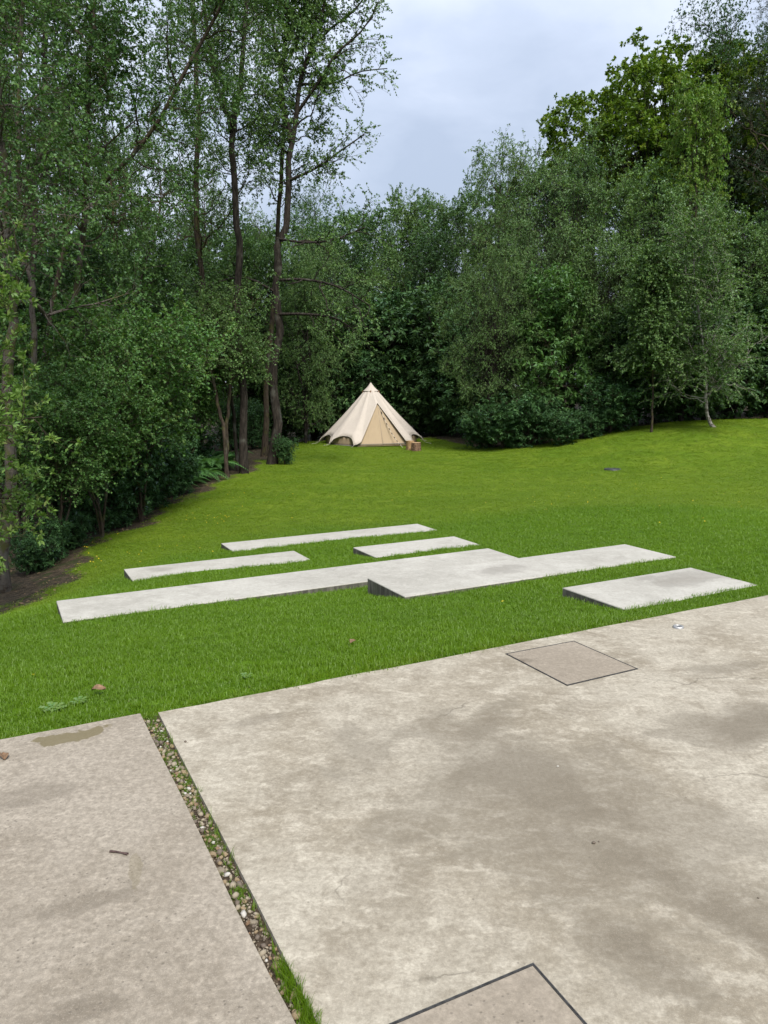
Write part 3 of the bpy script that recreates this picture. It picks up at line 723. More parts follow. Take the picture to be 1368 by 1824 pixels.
class Tree:
    def __init__(s, seed): s.rng = np.random.default_rng(seed); s.wv, s.wf, s.lv, s.lt, s.nw = [], [], [], [], 0
    def wood(s, P, Rd, m):
        v, f = tube_arrays(P, Rd, m); s.wf.append(f + s.nw); s.wv.append(v); s.nw += len(v)
    def leaves(s, P, Rd, per, size, width, up_bias=.6, jitter=.5, whorl=0, s0=.15, droop=0.0, cull=None, tintbase=None):
        rng = s.rng; N = P.shape[0]
        if whorl:
            idx = np.repeat(np.arange(N), per); ss = np.where(rng.uniform(0, 1, len(idx)) < .55, .97, rng.uniform(.35, .95, len(idx)))
            ss = np.repeat(ss, whorl); idx = np.repeat(idx, whorl); M = len(idx)
            p, T, _ = sample_poly(P, Rd, idx, ss)
            U, V = perp_frame(T); az = np.tile(np.arange(whorl), M // whorl) * 6.283 / whorl + np.repeat(rng.uniform(0, 6.28, M // whorl), whorl)
            an = rng.normal(1.1, .25, M)
            ax = T * np.cos(an)[:, None] + (U * np.cos(az)[:, None] + V * np.sin(az)[:, None]) * np.sin(an)[:, None]
            ax = ax - UP * droop
        else:
            idx = np.repeat(np.arange(N), per); M = len(idx)
            ss = s0 + (1 - s0) * rng.uniform(0, 1, M)
            p, T, _ = sample_poly(P, Rd, idx, ss)
            ax = nrm(T + rng.normal(0, .8, (M, 3)) - UP * droop)
        if cull is not None:
            k = cull(p); p, ax, idx = p[k], ax[k], idx[k]
        v, _ = leaf_quads(rng, p, ax, size, width, up_bias, jitter=jitter)
        tint = np.clip(rng.normal(.45, .2, len(p)) + rng.normal(0, .14, N)[idx], 0, 1)
        s.lv.append(v); s.lt.append(tint)
    def meshes(s, name):
        w = np_mesh(name + '_trunk', np.concatenate(s.wv), np.concatenate(s.wf), True)
        lv = np.concatenate(s.lv); lt = np.concatenate(s.lt)
        c = np_mesh(name + '_crown', lv, np.arange(len(lv)).reshape(-1, 4), False, {'tint': ('FACE', lt)})
        return w, c
LEAF_TOTAL = [0]
def grow(seed, stems, n1, len1, n2, len2, n3, len3, per, leaf, width, ang1=1.0, up1=.15, ang2=.8, up2=.05, ang3=.8, droop1=0., droop2=0., droop3=0.,
         t0=.3, t1=.98, wob=.10, up_bias=.5, whorl=0, ldroop=.2, cull=None, name='tree', n0side=8, limbs=None, jitter=.5, out=None, s2=.25, rf1=.018):
    """stems: list of (path (k,3), radii (k)). All coordinates relative to the tree's base."""
    T = Tree(seed); rng = T.rng
    K = 22
    SP = np.stack([catmull(p, K) for p, r in stems]); SR = np.stack([np.interp(np.linspace(0, 1, K), np.linspace(0, 1, len(r)), r) for p, r in stems])
    SP[:, 1:-1] += rng.normal(0, .35, SP[:, 1:-1].shape) * SR[:, 1:-1, None] * np.array([1, 1, .2])
    fl = SR.copy(); fl[:, 0] *= 1.35; fl[:, 1] *= 1.05
    T.wood(SP, fl, n0side)
    C1, R1, s_, ix = spawn(rng, SP, SR, n1, t0, t1, ang1, .22, len1, 9, up1, wob, rf1, droop1, out)
    if limbs:
        LP = np.stack([catmull(p, 10) for p, r in limbs]); LR = np.stack([np.linspace(r[0], r[1], 10) for p, r in limbs])
        C1 = np.concatenate([C1, LP]); R1 = np.concatenate([R1, LR])
    T.wood(C1, np.maximum(R1, .006), 5)
    L1 = np.linalg.norm(C1[:, -1] - C1[:, 0], axis=1)
    C2, R2, s_, ix = spawn(rng, C1, R1, n2, s2, 1.0, ang2, .25, lambda s, i: len2 * L1[i] * (1.15 - .6 * s), 6, up2, wob, .014, droop2)
    T.wood(C2, np.maximum(R2, .004), 4)
    C3, R3, s_, ix = spawn(rng, C2, R2, n3, .15, 1.0, ang3, .3, lambda s, i: len3 * np.ones(len(s)), 4, 0.0, wob * 1.3, .010, droop3)
    T.wood(C3[:, ::4], np.maximum(R3[:, ::4], .0025), 3)
    T.leaves(C3, R3, per, leaf, width, up_bias, jitter, whorl, droop=ldroop, cull=cull)
    LEAF_TOTAL[0] += sum(len(v) for v in T.lt)
    return T.meshes(name)
def place_tree(name, mw, mc, loc, label, cat, group=None, rz=0.0, scale=1.0, bark=None, leaf=None, sz=None):
    root = empty(name, loc, rz); prop(root, label, cat, group)
    root.scale = (scale, scale, sz or scale)
    if bark is not None and not mw.materials: mw.materials.append(bark)
    if leaf is not None and not mc.materials: mc.materials.append(leaf)
    link('trunk', mw, None, root); link('crown', mc, None, root)
    return root
def gp(px, Y):
    """ground point under image column px at forward distance Y"""
    x = float(at(px, 800, Y)[0]); return (x, Y, gz(x, Y) - .04)
def path_rel(pts, Y, dy=None):
    """image path -> stem path relative to the base point on the ground"""
    W = [at(px, py, Y + (dy[i] if dy else 0)) for i, (px, py) in enumerate(pts)]
    b = W[0].copy(); b[2] = gz(b[0], b[1]) - .05
    W[0] = b
    return b, [w - b for w in W]

# ---- the tall tree trunks of the left wood, each shaped by itself
def pr(w_px, Y): return w_px / 2 / FPX * Y
def alder_len(H, a=.16):
    return lambda s, i: H * a * (np.clip(1.25 - .8 * s, .25, 1) + 0 * s)
def hero(name, pts, Y, w0, w1, label, bark, leaf, seed, n1=26, n2=8, n3=6, per=16, t0=.3, a=.17, lsize=.075, extra=None, dy=None, len3=.55, **kw):
    b, P = path_rel(pts, Y, dy)
    stems = [(P, np.linspace(pr(w0 * .68, Y), pr(w1 * .78, Y), 6))]
    if extra:
        for (ep, ew0, ew1) in extra:
            stems.append(([at(x, y, Y + dd) - b for x, y, dd in ep], np.linspace(pr(ew0, Y), pr(ew1, Y), 6)))
    H = P[-1][2]
    limbs = kw.pop('limbs', None)
    if limbs: limbs = [([at(x, y, Y + dd) - b for x, y, dd in lp], (pr(l0, Y), pr(l1, Y))) for lp, l0, l1 in limbs]
    args = dict(ang1=lambda s: 1.25 - .5 * s, up1=.12, wob=.11, droop3=.12, ldroop=.35); args.update(kw)
    mw, mc = grow(seed, stems, n1, alder_len(H, a), n2, .48, n3, len3, int(round(per * 1.25)), lsize * .84, .70, t0=t0, limbs=limbs, name=name, **args)
    return place_tree(name, mw, mc, tuple(b), label, 'tree', 'tall trees of the left wood', bark=bark, leaf=leaf)
hero('alder_tree', [(6, 1046), (11, 905), (18, 725), (21, 610), (24, 540), (16, 430), (6, 330), (-4, 200), (-14, 60), (-20, -160)], 12.0, 32, 12,
     'mossy thick leaning trunk at the left edge of the wood', B_MOSS, L_ALDER, 101, n1=22, t0=.42, a=.2, per=15, lsize=.065)
hero('alder_tree', [(92, 985), (80, 830), (62, 680), (59, 590), (54, 500), (42, 385), (36, 330), (34, 200), (40, 30), (46, -160)], 15.0, 17, 7,
     'slim lichened trunk just right of the mossy thick trunk', B_MOSS, L_ALDER, 102, n1=22, t0=.52, a=.18, lsize=.068)
hero('alder_tree', [(52, 930), (56, 700), (60, 403), (67, 286), (79, 168), (80, 50), (84, -60), (90, -180)], 20.0, 14, 9,
     'dark ivy clad trunk behind the slim lichened trunk', B_DARK, L_ALDER, 103, n1=28, t0=.40, a=.14, per=15)
hero('alder_tree', [(108, 950), (116, 760), (122, 640), (129, 571), (138, 487), (150, 387), (153, 286), (158, 134), (166, 20), (170, -150)], 17.0, 17, 9,
     'lichened brown trunk bending right behind the hazel bush', B_BROWN, L_ALDER, 104, n1=26, t0=.48, a=.17, per=18)
hero('leaning_tree', [(52, 900), (78, 640), (125, 400), (192, 320), (259, 249), (336, 118), (400, 0), (440, -90)], 21.0, 13, 6,
     'leaning bare stem crossing the left wood diagonally up to the right', B_BROWN, L_ALDER, 105, n1=20, t0=.5, a=.14, per=16)
hero('alder_tree', [(350, 808), (348, 740), (352, 643), (360, 541), (358, 488), (351, 387), (350, 303), (353, 185), (346, 60), (340, -140)], 31.0, 19, 9,
     'straight brown trunk standing in the ferns left of the paired stems', B_BROWN, L_ALDER, 106, n1=24, t0=.46, a=.13, per=12, lsize=.085)
hero('alder_tree', [(434, 834), (431, 700), (424, 561), (425, 454), (420, 387), (414, 290), (413, 235), (420, 195), (430, 120), (437, 50), (446, -110)], 25.0, 21, 9,
     'dark forked trunk beside two thin pale stems at the lawn edge', B_DARK, L_BIRCH, 107, n1=20, t0=.42, a=.12, per=12, lsize=.075,
     extra=[([(413, 235, 0), (400, 185, .2), (384, 140, .4), (368, 40, .6), (352, -90, .8)], 10, 4)])
hero('birch_tree', [(484, 823), (489, 705), (493, 623), (492, 504), (497, 440), (511, 377), (514, 303), (518, 252), (528, 208), (534, 145), (555, 77), (578, 7), (600, -90)], 27.0, 25, 5,
     'tall open birch left of the tent forking high against the sky', B_DARK, L_BIRCH, 108, n1=20, t0=.46, a=.12, per=15, lsize=.085, n2=9, n3=7,
     extra=[([(518, 252, 0), (510, 205, .2), (501, 151, .3), (511, 50, .4), (513, -10, .5), (516, -120, .5)], 10, 4)],
     limbs=[([(514, 322, 0), (545, 308, -.3), (575, 292, -.5), (602, 272, -.6), (649, 239, -.8)], 6, 2),
            ([(534, 150, 0), (570, 150, .2), (602, 146, .4), (640, 128, .6), (690, 122, .7)], 5, 1.5),
            ([(530, 200, 0), (565, 150, -.2), (600, 95, -.4), (640, 60, -.5), (668, 20, -.5)], 6, 2),
            ([(494, 425, 0), (540, 432, -1), (590, 428, -1.8), (650, 405, -2.2)], 5, 2),
            ([(550, 90, 0), (590, 50, .3), (630, 20, .5), (660, -20, .6)], 5, 2),
            ([(492, 500, 0), (540, 498, -.8), (600, 510, -1.6), (660, 545, -2.2)], 6, 2),
            ([(492, 560, 0), (550, 560, -.8), (600, 568, -1.2), (632, 590, -1.5)], 6, 2),
            ([(490, 520, 0), (440, 495, -.6), (395, 500, -1.2), (350, 520, -1.6)], 5, 2),
            ([(516, 280, 0), (490, 250, -.3), (470, 235, -.6), (440, 240, -.9)], 4, 2)])
hero('alder_tree', [(470, 812), (478, 650), (490, 504), (494, 420), (501, 303), (506, 210), (498, 120), (480, 20), (470, -80)], 30.0, 15, 5,
     'reddish brown trunk rising just behind the tall open birch', B_BROWN, L_ALDER, 109, n1=18, t0=.40, a=.10, per=12, lsize=.085)
for i, (pts, Y, lab) in enumerate([([(405, 842), (398, 766), (384, 700), (372, 640), (355, 560)], 24.2, 'thin pale stem leaning left in front of the dark forked trunk'),
                                   ([(403, 838), (405, 760), (410, 690), (416, 620), (420, 540)], 24.6, 'thin upright stem between the pale leaning stem and forked trunk'),
                                   ([(424, 830), (418, 770), (412, 700), (402, 630), (388, 560)], 25.6, 'thin dark stem crossing behind the dark forked trunk')]):
    hero('sapling', pts, Y, 11, 5, lab, [B_BROWN, B_BROWN, B_DARK][i], L_BIRCH, 120 + i, n1=16, t0=.5, a=.32, per=14, lsize=.075, n2=7, n3=5)
print('leaves after heroes', LEAF_TOTAL[0])

# ---- prototypes that are copied
def rstem(rng, H, lean=.08, r0=None, n=7, az=None):
    az = rng.uniform(0, 6.28) if az is None else az
    t = np.linspace(0, 1, n); off = lean * H * t ** 1.3
    P = np.stack([np.cos(az) * off, np.sin(az) * off, H * t], -1); P[1:] += rng.normal(0, .012 * H, (n - 1, 3)) * np.array([1, 1, .15])
    r0 = r0 or H * .011
    return (P, np.linspace(r0, r0 * .18, 6))
def dome(H, a, mid=.45, w=.62, lo=.1):
    return lambda s, i: H * a * np.sqrt(np.clip(1 - ((s - mid) / w) ** 2, lo, 1))
PROTO = {}
def proto(key, H, bark, leaf, build):
    mw, mc = build(np.random.default_rng(hash(key) % 1000 if False else sum(map(ord, key))))
    mw.materials.append(bark); mc.materials.append(leaf); PROTO[key] = (mw, mc, H, None)
def alias(key, src, leaf): PROTO[key] = PROTO[src][:3] + (leaf,)
for v in range(2):
    proto('tall%d' % v, 17.5, B_DARK if v else B_BROWN, (L_ALDER, L_DARK, L_ALDER)[v], lambda r: grow(200 + v, [rstem(r, 17, .05, .17)], 40, dome(17, .20, .45, .66), 9, .5, 6, .70, 13, .10, .7,
          ang1=lambda s: 1.35 - .6 * s, up1=.1, t0=.16, droop3=.15, ldroop=.3, name='alder'))
alias('tall2', 'tall0', L_BIRCH)
for v in range(2):
    proto('mid%d' % v, 9.6, B_DARK, (L_BIRCH, L_ALDER, L_DARK)[v], lambda r: grow(220 + v, [rstem(r, 9, .10, .08, az=k * 2.1 + v) for k in range(3)], 16, dome(9, .27, .4, .7, .2), 10, .45, 6, .46, 19, .088, .62,
          ang1=lambda s: 1.3 - .7 * s, up1=.18, t0=.08, droop3=.15, ldroop=.25, up_bias=.6, name='broadleaf'))
alias('mid2', 'mid0', L_DARK)
for v in (1,):
    proto('willow%d' % v, 9.4, B_BROWN, (L_WILLOW, L_BIRCH)[v], lambda r: grow(240 + v, [rstem(r, 8.6, .10, .07, az=k * 2.1 + v) for k in range(3)], 17, dome(8.6, .29, .35, .75, .2), 10, .45, 7, .55, 20, .080, .42,
          ang1=lambda s: 1.1 - .5 * s, up1=.25, droop1=.25, droop2=.25, droop3=.35, t0=.06, ldroop=.6, up_bias=.45, name='willow'))
def clump_oak(seed, H0, r0, cen, rad, n_cl, cl_r, twigs, per, leaf, width, whorl, zmin=-.55, ldroop=0.0, bias=.5, name='oak'):
    T = Tree(seed); rng = T.rng; cen = np.array(cen, float); rad = np.array(rad, float)
    st = catmull([(0, 0, 0), (.1, 0, H0 * .5), (-.1, .15, H0), tuple(cen)], 14)[None]; sr = np.linspace(r0, r0 * .35, 14)[None]; T.wood(st, sr, 9)
    fi = np.arange(n_cl) + .5; fz = 1 - (1 - zmin) * fi / n_cl; fa = fi * 2.39996; fr = np.sqrt(np.maximum(0, 1 - fz ** 2))
    d = nrm(np.stack([fr * np.cos(fa), fr * np.sin(fa), fz], -1) + rng.normal(0, .09, (n_cl, 3)))
    C = cen + d * rad * (np.where(np.arange(n_cl) % 4 == 3, rng.uniform(.15, .75, n_cl), rng.uniform(.72, 1.04, n_cl)))[:, None] * (1 + .10 * np.sin(d[:, :1] * 5 + 2) * np.sin(d[:, 1:2] * 6))
    t = np.linspace(0, 1, 9)[None, :, None]; s0 = cen * np.array([1, 1, 0]) + np.stack([0 * d[:, 0], 0 * d[:, 0], H0 * .8 + (cen[2] - H0 * .8) * rng.uniform(0, 1, n_cl)], -1)
    L = s0[:, None] * (1 - t) + C[:, None] * t + UP * (1.2 * np.sin(np.pi * t) * rng.uniform(-.4, 1, (n_cl, 1, 1))) + np.cumsum(rng.normal(0, .06, (n_cl, 9, 3)), 1) * (t > 0)
    R1 = (r0 * .13 * (1 - .85 * t[..., 0])) * np.ones((n_cl, 1)); T.wood(L[:, ::2], R1[:, ::2], 4)
    ix = np.repeat(np.arange(n_cl), twigs); M = len(ix)
    td = nrm(d[ix] * .55 + UP * .45 + rng.normal(0, .75, (M, 3))); ln = cl_r * rng.uniform(.35, 1.1, M)
    tt = np.linspace(0, 1, 5)[None, :, None]; P = L[ix, -1][:, None] + td[:, None] * tt * ln[:, None, None] + rng.normal(0, .03, (M, 5, 3))
    Rr = np.maximum(.006 * (1 - .8 * tt[..., 0]) * np.ones((M, 1)), .002); T.wood(P[:, ::4], Rr[:, ::4], 3)
    T.leaves(P, Rr, per, leaf, width, bias, .4, whorl, droop=ldroop)
    LEAF_TOTAL[0] += sum(len(v) for v in T.lt)
    return T.meshes(name)
for v in range(2):
    proto('round%d' % v, 10.0, B_DARK, (L_WILLOW, L_BIRCH, L_WILLOW)[v], lambda r: clump_oak(310 + v, 3.0, .12, ((0, 0, 5.4), (0, 0, 5.2), (.3, 0, 5.6))[v], ((2.9, 2.9, 4.3), (3.1, 2.8, 4.5), (2.5, 2.7, 4.2))[v], 275, .75, 17, 12, (.085, .092, .078)[v], (.45, .62, .40)[v], 0, -.95, .25, .6, 'willow'))
alias('round2', 'round0', L_BIRCH)
proto('oak', 20.6, B_DARK, L_OAK, lambda r: clump_oak(260, 9, .38, (0, 0, 14.4), (6.5, 6.5, 5.7), 470, .95, 14, 3, .19, .60, 6))
proto('ash', 15.5, B_BROWN, L_ASH, lambda r: grow(265, [rstem(r, 15, .03, .15)], 34, dome(15, .16, .4, .66), 8, .5, 5, .65, 3, .17, .38,
      ang1=lambda s: 1.1 - .5 * s, up1=.3, t0=.25, whorl=7, ldroop=.25, up_bias=.4, name='ash'))
proto('chestnut', 7.4, B_BROWN, L_CHEST, lambda r: grow(270, [rstem(r, 6.6, .10, .07, az=k * 2.1) for k in range(2)], 22, dome(6.6, .30, .35, .75, .2), 6, .5, 4, .5, 2, .23, .34,
      ang1=lambda s: 1.35 - .6 * s, up1=.15, t0=.08, whorl=7, ldroop=.35, up_bias=.5, name='chestnut', jitter=.18))
proto('pine', 20.5, B_BROWN, L_PINE, lambda r: grow(275, [rstem(r, 20, .03, .22)], 46, dome(20, .15, .5, .6, .15), 8, .45, 5, .6, 15, .15, .16,
      ang1=lambda s: 1.45 - .5 * s, up1=.12, t0=.25, ldroop=-.1, up_bias=.2, name='pine'))
for v in range(2):
    proto('rhodo%d' % v, 2.2, B_BROWN, L_RHODO, lambda r: grow(280 + v, [rstem(r, 1.9, .35, .03, az=k * 1.05 + v) for k in range(6)], 9, dome(1.9, .34, .5, .8, .3), 5, .55, 3, .22, 2, .135, .30,
          ang1=lambda s: 1.2 - .5 * s, up1=.25, t0=.1, whorl=8, ldroop=.1, up_bias=.6, name='rhododendron', jitter=.2))
for v in range(1):
    proto('hazel%d' % v, 5.4, B_BROWN, L_HAZEL, lambda r: grow(290 + v, [rstem(r, 4.9, .22, .04, az=k * 1.26 + v) for k in range(5)], 16, dome(4.9, .26, .5, .7, .25), 7, .5, 5, .42, 13, .075, .8,
          ang1=lambda s: 1.25 - .45 * s, up1=.10, t0=.36, droop3=.15, ldroop=.25, up_bias=.75, name='hazel'))
for v in range(1):
    proto('laurel%d' % v, 4.6, B_DARK, (L_DARK, L_RHODO)[v], lambda r: grow(300 + v, [rstem(r, 4.2, .22, .05, az=k * 1.26 + v) for k in range(5)], 14, dome(4.2, .3, .45, .75, .3), 6, .5, 4, .4, 2, .16, .36,
          ang1=lambda s: 1.25 - .6 * s, up1=.2, t0=.06, whorl=6, ldroop=.3, up_bias=.5, name='laurel'))

alias('laurel1', 'laurel0', L_RHODO); alias('hazel1', 'hazel0', L_HAZEL)
prng = np.random.default_rng(404)
def copy_tree(key, name, px, Y, top=None, scale=None, label='', cat='tree', group=None, fat=1.0, rz=None, x=None):
    mw, mc, H, lm = PROTO[key]
    g = gp(px, Y) if x is None else (x, Y, gz(x, Y) - .04)
    if top is not None:
        zt = at(px, top, Y)[2]; scale = (zt - g[2]) / H
    r = place_tree(name, mw, mc, g, label, cat, group, prng.uniform(0, 6.28) if rz is None else rz, scale * fat, sz=scale)
    if lm is not None:
        sl = [c_ for c_ in r.children if c_.name.startswith('crown')][0].material_slots[0]; sl.link = 'OBJECT'; sl.material = lm
    return r

ORD = ['leftmost', 'second from left', 'third from left', 'fourth from left', 'fifth from left', 'sixth from left', 'seventh from left', 'eighth from left', 'ninth from left', 'tenth from left', 'eleventh from left', 'twelfth from left', 'thirteenth from left', 'fourteenth from left', 'fifteenth from left']
def rank(lst, i): return ORD[sorted(range(len(lst)), key=lambda k: lst[k][0]).index(i)]
# ---- right-hand trees
GR = 'trees of the right wood'
copy_tree('oak', 'oak_tree', 1158, 46, 96, label='big domed oak with yellow green crown rising above the right wood', group=GR, fat=1.02)
copy_tree('willow1', 'birch_tree', 905, 41, 275, label='tall drooping birch beside the dip in the skyline', group=GR, fat=.75)
copy_tree('round0', 'willow_tree', 1000, 36.5, 238, label='grey green willow in front of the domed oak', group=GR, fat=.85)
copy_tree('ash', 'ash_tree', 1222, 35, 168, label='bright light green ash standing before the dark tall trees', group=GR, fat=.75)
copy_tree('round1', 'willow_tree', 1130, 34, 292, label='grey green willow between the domed oak and the bright ash', group=GR, fat=.95)
copy_tree('round1', 'broadleaf_tree', 1290, 33, 370, label='dark green broadleaf tree behind the pale curved birch', group=GR, fat=.95)
copy_tree('tall1', 'dark_tree', 1282, 42, 22, label='tall dark open crowned tree near the top right corner', group=GR, fat=.78)
copy_tree('pine', 'pine_tree', 1355, 38, -30, label='dark pine cut by the right edge of the photo', group=GR, fat=.95)
copy_tree('round2', 'willow_tree', 872, 32, 420, label='pale willow sweeping down to the lawn right of the tent', group=GR, fat=.80)
copy_tree('chestnut', 'chestnut_tree', 990, 31.5, 490, label='young chestnut with large bright fingered leaves', group=GR, fat=.95)
copy_tree('round1', 'broadleaf_tree', 1070, 32, 400, label='dense green tree right of the young chestnut', group=GR, fat=.85)
copy_tree('round0', 'willow_tree', 950, 34, 390, label='tall willow sweeping behind the young chestnut on its left', group=GR, fat=.8)
copy_tree('mid2', 'broadleaf_tree', 980, 40, 330, label='dark tree filling the gap behind the young chestnut', group=GR)
copy_tree('mid2', 'broadleaf_tree', 1180, 40, 340, label='dark tree behind the slim straight birch', group=GR)
copy_tree('mid1', 'broadleaf_tree', 1360, 33, 390, label='broadleaf tree at the right edge over the dark hollow', group=GR)
copy_tree('tall1', 'dark_tree', 1310, 44, 75, label='dark tree close behind the tall open crowned one', group=GR, fat=.8)
copy_tree('tall1', 'dark_tree', 1340, 41, 95, label='dark tree crowding between the pine and the bright ash', group=GR, fat=.75)
copy_tree('tall1', 'dark_tree', 1400, 46, 60, label='dark tree behind the pine', group=GR, fat=.8)
copy_tree('tall0', 'dark_tree', 1240, 55, 120, label='dark tree behind the domed oak on its right', group=GR, fat=.7)
copy_tree('round0', 'willow_tree', 575, 41.0, 400, label='grey green willow hanging over the lawn just left of the tent', group=GR, fat=.62)['group'] = 'tall trees of the left wood'
# slim birches at the edge of the bank, built by themselves
def slim(name, pts, Y, w0, w1, label, bark, leaf, seed, **kw):
    a = dict(n1=34, n2=8, n3=6, per=19, t0=.3, a=.30, lsize=.09, up_bias=.65); a.update(kw)
    o = hero(name, pts, Y, w0, w1, label, bark, leaf, seed, **a); o['group'] = GR; return o
slim('birch_tree', [(1272, 767), (1262, 745), (1257, 715), (1257, 680), (1250, 600), (1240, 520), (1232, 420)], 28.0, 10, 3,
     'small birch with pale trunk curved at its foot on the bank', B_BIRCH, L_BIRCH, 401, t0=.30, a=.34, rf1=.008, up1=.25)
slim('birch_tree', [(1160, 772), (1163, 700), (1163, 640), (1166, 560), (1160, 470)], 28.2, 6, 2,
     'slim straight birch left of the pale curved birch', B_BROWN, L_BIRCH, 402, t0=.34, a=.24, rf1=.008)

# ---- far trees behind the tent
GF = 'trees of the wood behind the tent'
for k, px, Y, top, fat, lab in [('mid0', 735, 52, 372, .85, 'open topped tree on the skyline above the tent'), ('round2', 800, 50, 352, .9, 'pale rounded tree in the dip of the skyline'),
        ('mid1', 640, 50, 385, 1.0, 'tree on the skyline left of the dip'), ('mid1', 855, 47, 345, .9, 'tree between the pale rounded tree and the drooping birch'),
        ('tall0', 560, 55, 350, .8, 'tree seen through the open birch, left of the tent'), ('round1', 690, 45, 440, .9, 'mid green tree directly behind the tent peak'),
        ('mid2', 770, 44, 440, .9, 'dark tree behind the tent on its right'), ('mid2', 600, 45, 430, 1.0, 'dark tree behind the tent on its left'),
        ('tall1', 900, 60, 350, .8, 'dark tree far behind the drooping birch'), ('tall1', 690, 68, 390, 1.0, 'farthest dark tree in line with the tent')]:
    copy_tree(k, 'woodland_tree', px, Y, top, label=lab, group=GF, fat=fat)
LB = [(560, 42, 545), (625, 43.5, 560), (690, 43, 550), (745, 42.5, 545), (800, 40.5, 540), (840, 38, 580), (505, 41, 580), (660, 41.5, 640), (770, 40.3, 650), (450, 34, 725), (415, 35, 720)]
for i, (px, Y, top) in enumerate(LB):
    copy_tree('laurel%d' % (i % 2), 'laurel_bush', px, Y, top, label='dark laurel bush behind the tent, %s of the thicket' % rank(LB, i), cat='bush', group='laurel thicket behind the tent', fat=1.15)

# ---- left wood filling
GL = 'background trees of the left wood'
LW = [('tall0', 235, 30, 60, .55), ('tall2', 10, 26, -60, .6), ('tall0', 290, 38, 230, .8), ('tall2', 400, 42, 330, .8), ('tall1', 240, 44, 260, .9), ('tall0', 60, 36, 160, .8),
      ('tall2', 170, 48, 260, 1.0), ('tall1', 345, 50, 380, .9), ('tall2', 470, 50, 400, .8), ('tall1', -60, 26, -60, .7), ('tall0', -120, 20, -250, .7), ('tall2', -160, 22, -250, .9), ('tall1', 10, 50, 150, 1.0), ('tall0', 530, 58, 400, .9),
      ('mid1', 250, 27, 420, 1.0), ('mid2', 330, 37, 470, 1.0), ('mid1', 400, 38, 440, 1.0), ('mid2', 150, 24, 450, 1.0), ('mid1', 470, 39, 430, 1.0), ('mid2', 60, 22, 480, 1.1), ('mid0', 545, 36, 480, .75), ('mid2', 300, 30, 560, .9),
      ('mid2', 200, 38, 420, 1.1), ('mid2', 90, 45, 400, 1.2), ('mid2', -30, 30, 400, 1.2), ('mid2', 430, 55, 420, 1.2)]
for k, px, Y, top, fat in LW:
    tall = k.startswith('tall')
    copy_tree(k, 'woodland_tree', px, Y, top, label='tall leafy tree filling the depth of the left wood' if tall else 'low leafy tree in the shade of the left wood',
              group=GL if tall else 'low trees of the left wood', fat=fat)
copy_tree('hazel0', 'hazel_bush', 245, 17.5, 545, label='large light green hazel bush spreading over the lawn edge', cat='bush', fat=1.0)
copy_tree('hazel1', 'hazel_bush', 95, 14.2, 690, label='leafy hazel bush beside the mossy thick trunk', cat='bush', fat=1.0)
copy_tree('hazel1', 'hazel_bush', 170, 15.6, 640, label='hazel bush between the leafy one and the large light one', cat='bush', fat=.95)
copy_tree('hazel0', 'hazel_bush', 330, 25, 610, label='hazel bush behind the ferns', cat='bush', fat=1.0)
copy_tree('hazel1', 'hazel_bush', 20, 16.5, 600, label='hazel bush behind the mossy thick trunk', cat='bush', fat=1.0)
RB = [(200, 17.8, 800), (255, 19.3, 790), (165, 16.8, 830), (300, 21.3, 800), (225, 20.5, 770), (130, 17.5, 800), (340, 26, 770), (290, 24, 760), (120, 14.9, 925), (72, 13.9, 935), (35, 13.2, 960)]
for i, (px, Y, top) in enumerate(RB):
    copy_tree('rhodo%d' % (i % 2), 'rhododendron_bush', px, Y, top, label='dark rhododendron by the left lawn edge, %s of its row' % rank(RB, i), cat='bush', group='rhododendrons along the left lawn edge', fat=1.15)
for i, (px, Y, top, lab) in enumerate([(895, 30.2, 725, 'rhododendron at the left end of the right wood edge'), (1000, 28.8, 738, 'round rhododendron standing forward on the bank'), (1085, 29.5, 690, 'tall brownish rhododendron right of the round one'),
        (945, 30, 715, 'rhododendron below the young chestnut'), (1050, 29.2, 735, 'low rhododendron between the round and tall ones'), (855, 31.5, 735, 'low rhododendron nearest the tent')]):
    copy_tree('rhodo%d' % (i % 2), 'rhododendron_bush', px, Y, top, label=lab, cat='bush', group='rhododendrons along the right wood edge', fat=1.25)
LR = [(1210, 31, 560), (1300, 32, 560), (1370, 32, 540), (1130, 31.5, 560), (1250, 36, 500), (1340, 38, 500)]
for i, (px, Y, top) in enumerate(LR):
    copy_tree('laurel0', 'laurel_bush', px, Y, top, label='dark laurel in the shade under the right wood, %s there' % rank(LR, i), cat='bush', group='laurels under the right wood', fat=1.3)

# ------------------------------------------------------------------ bell tent
def canvas_mat(name, col, transl=.12):
    m_, nt, out = new_mat(name); h = NT(nt)
    p = h.coord('Object'); n = h.noise(p, 1.6, 4, .6); w = h.noise(p, 180, 2, .6)
    sl = h.noise(h.mapping(p, scale=(3, 3, .35)), 3.0, 4, .55)
    c = h.mix(h.ramp(n, .35, .7, 0, .35), col, tuple(v * .88 for v in col))
    c = h.mix(h.ramp(sl, .55, .72, 0, .25), c, tuple(v * .80 for v in col))
    d = nt.nodes.new('ShaderNodeBsdfDiffuse'); nt.links.new(c, d.inputs[0]); nt.links.new(h.bump(h.math('MULTIPLY_ADD', w, .1, sl), .35, .03), d.inputs['Normal'])
    tr = nt.nodes.new('ShaderNodeBsdfTranslucent'); nt.links.new(c, tr.inputs[0])
    mx = nt.nodes.new('ShaderNodeMixShader'); mx.inputs[0].default_value = transl
    nt.links.new(d.outputs[0], mx.inputs[1]); nt.links.new(tr.outputs[0], mx.inputs[2]); nt.links.new(mx.outputs[0], out.inputs[0])
    return m_
M_CANVAS = canvas_mat('cream_canvas', (0.51, 0.452, 0.39)); M_DOOR = canvas_mat('tan_canvas', (0.42, 0.325, 0.215), .2); M_WALL = canvas_mat('wall_canvas', (0.50, 0.38, 0.26), .35)
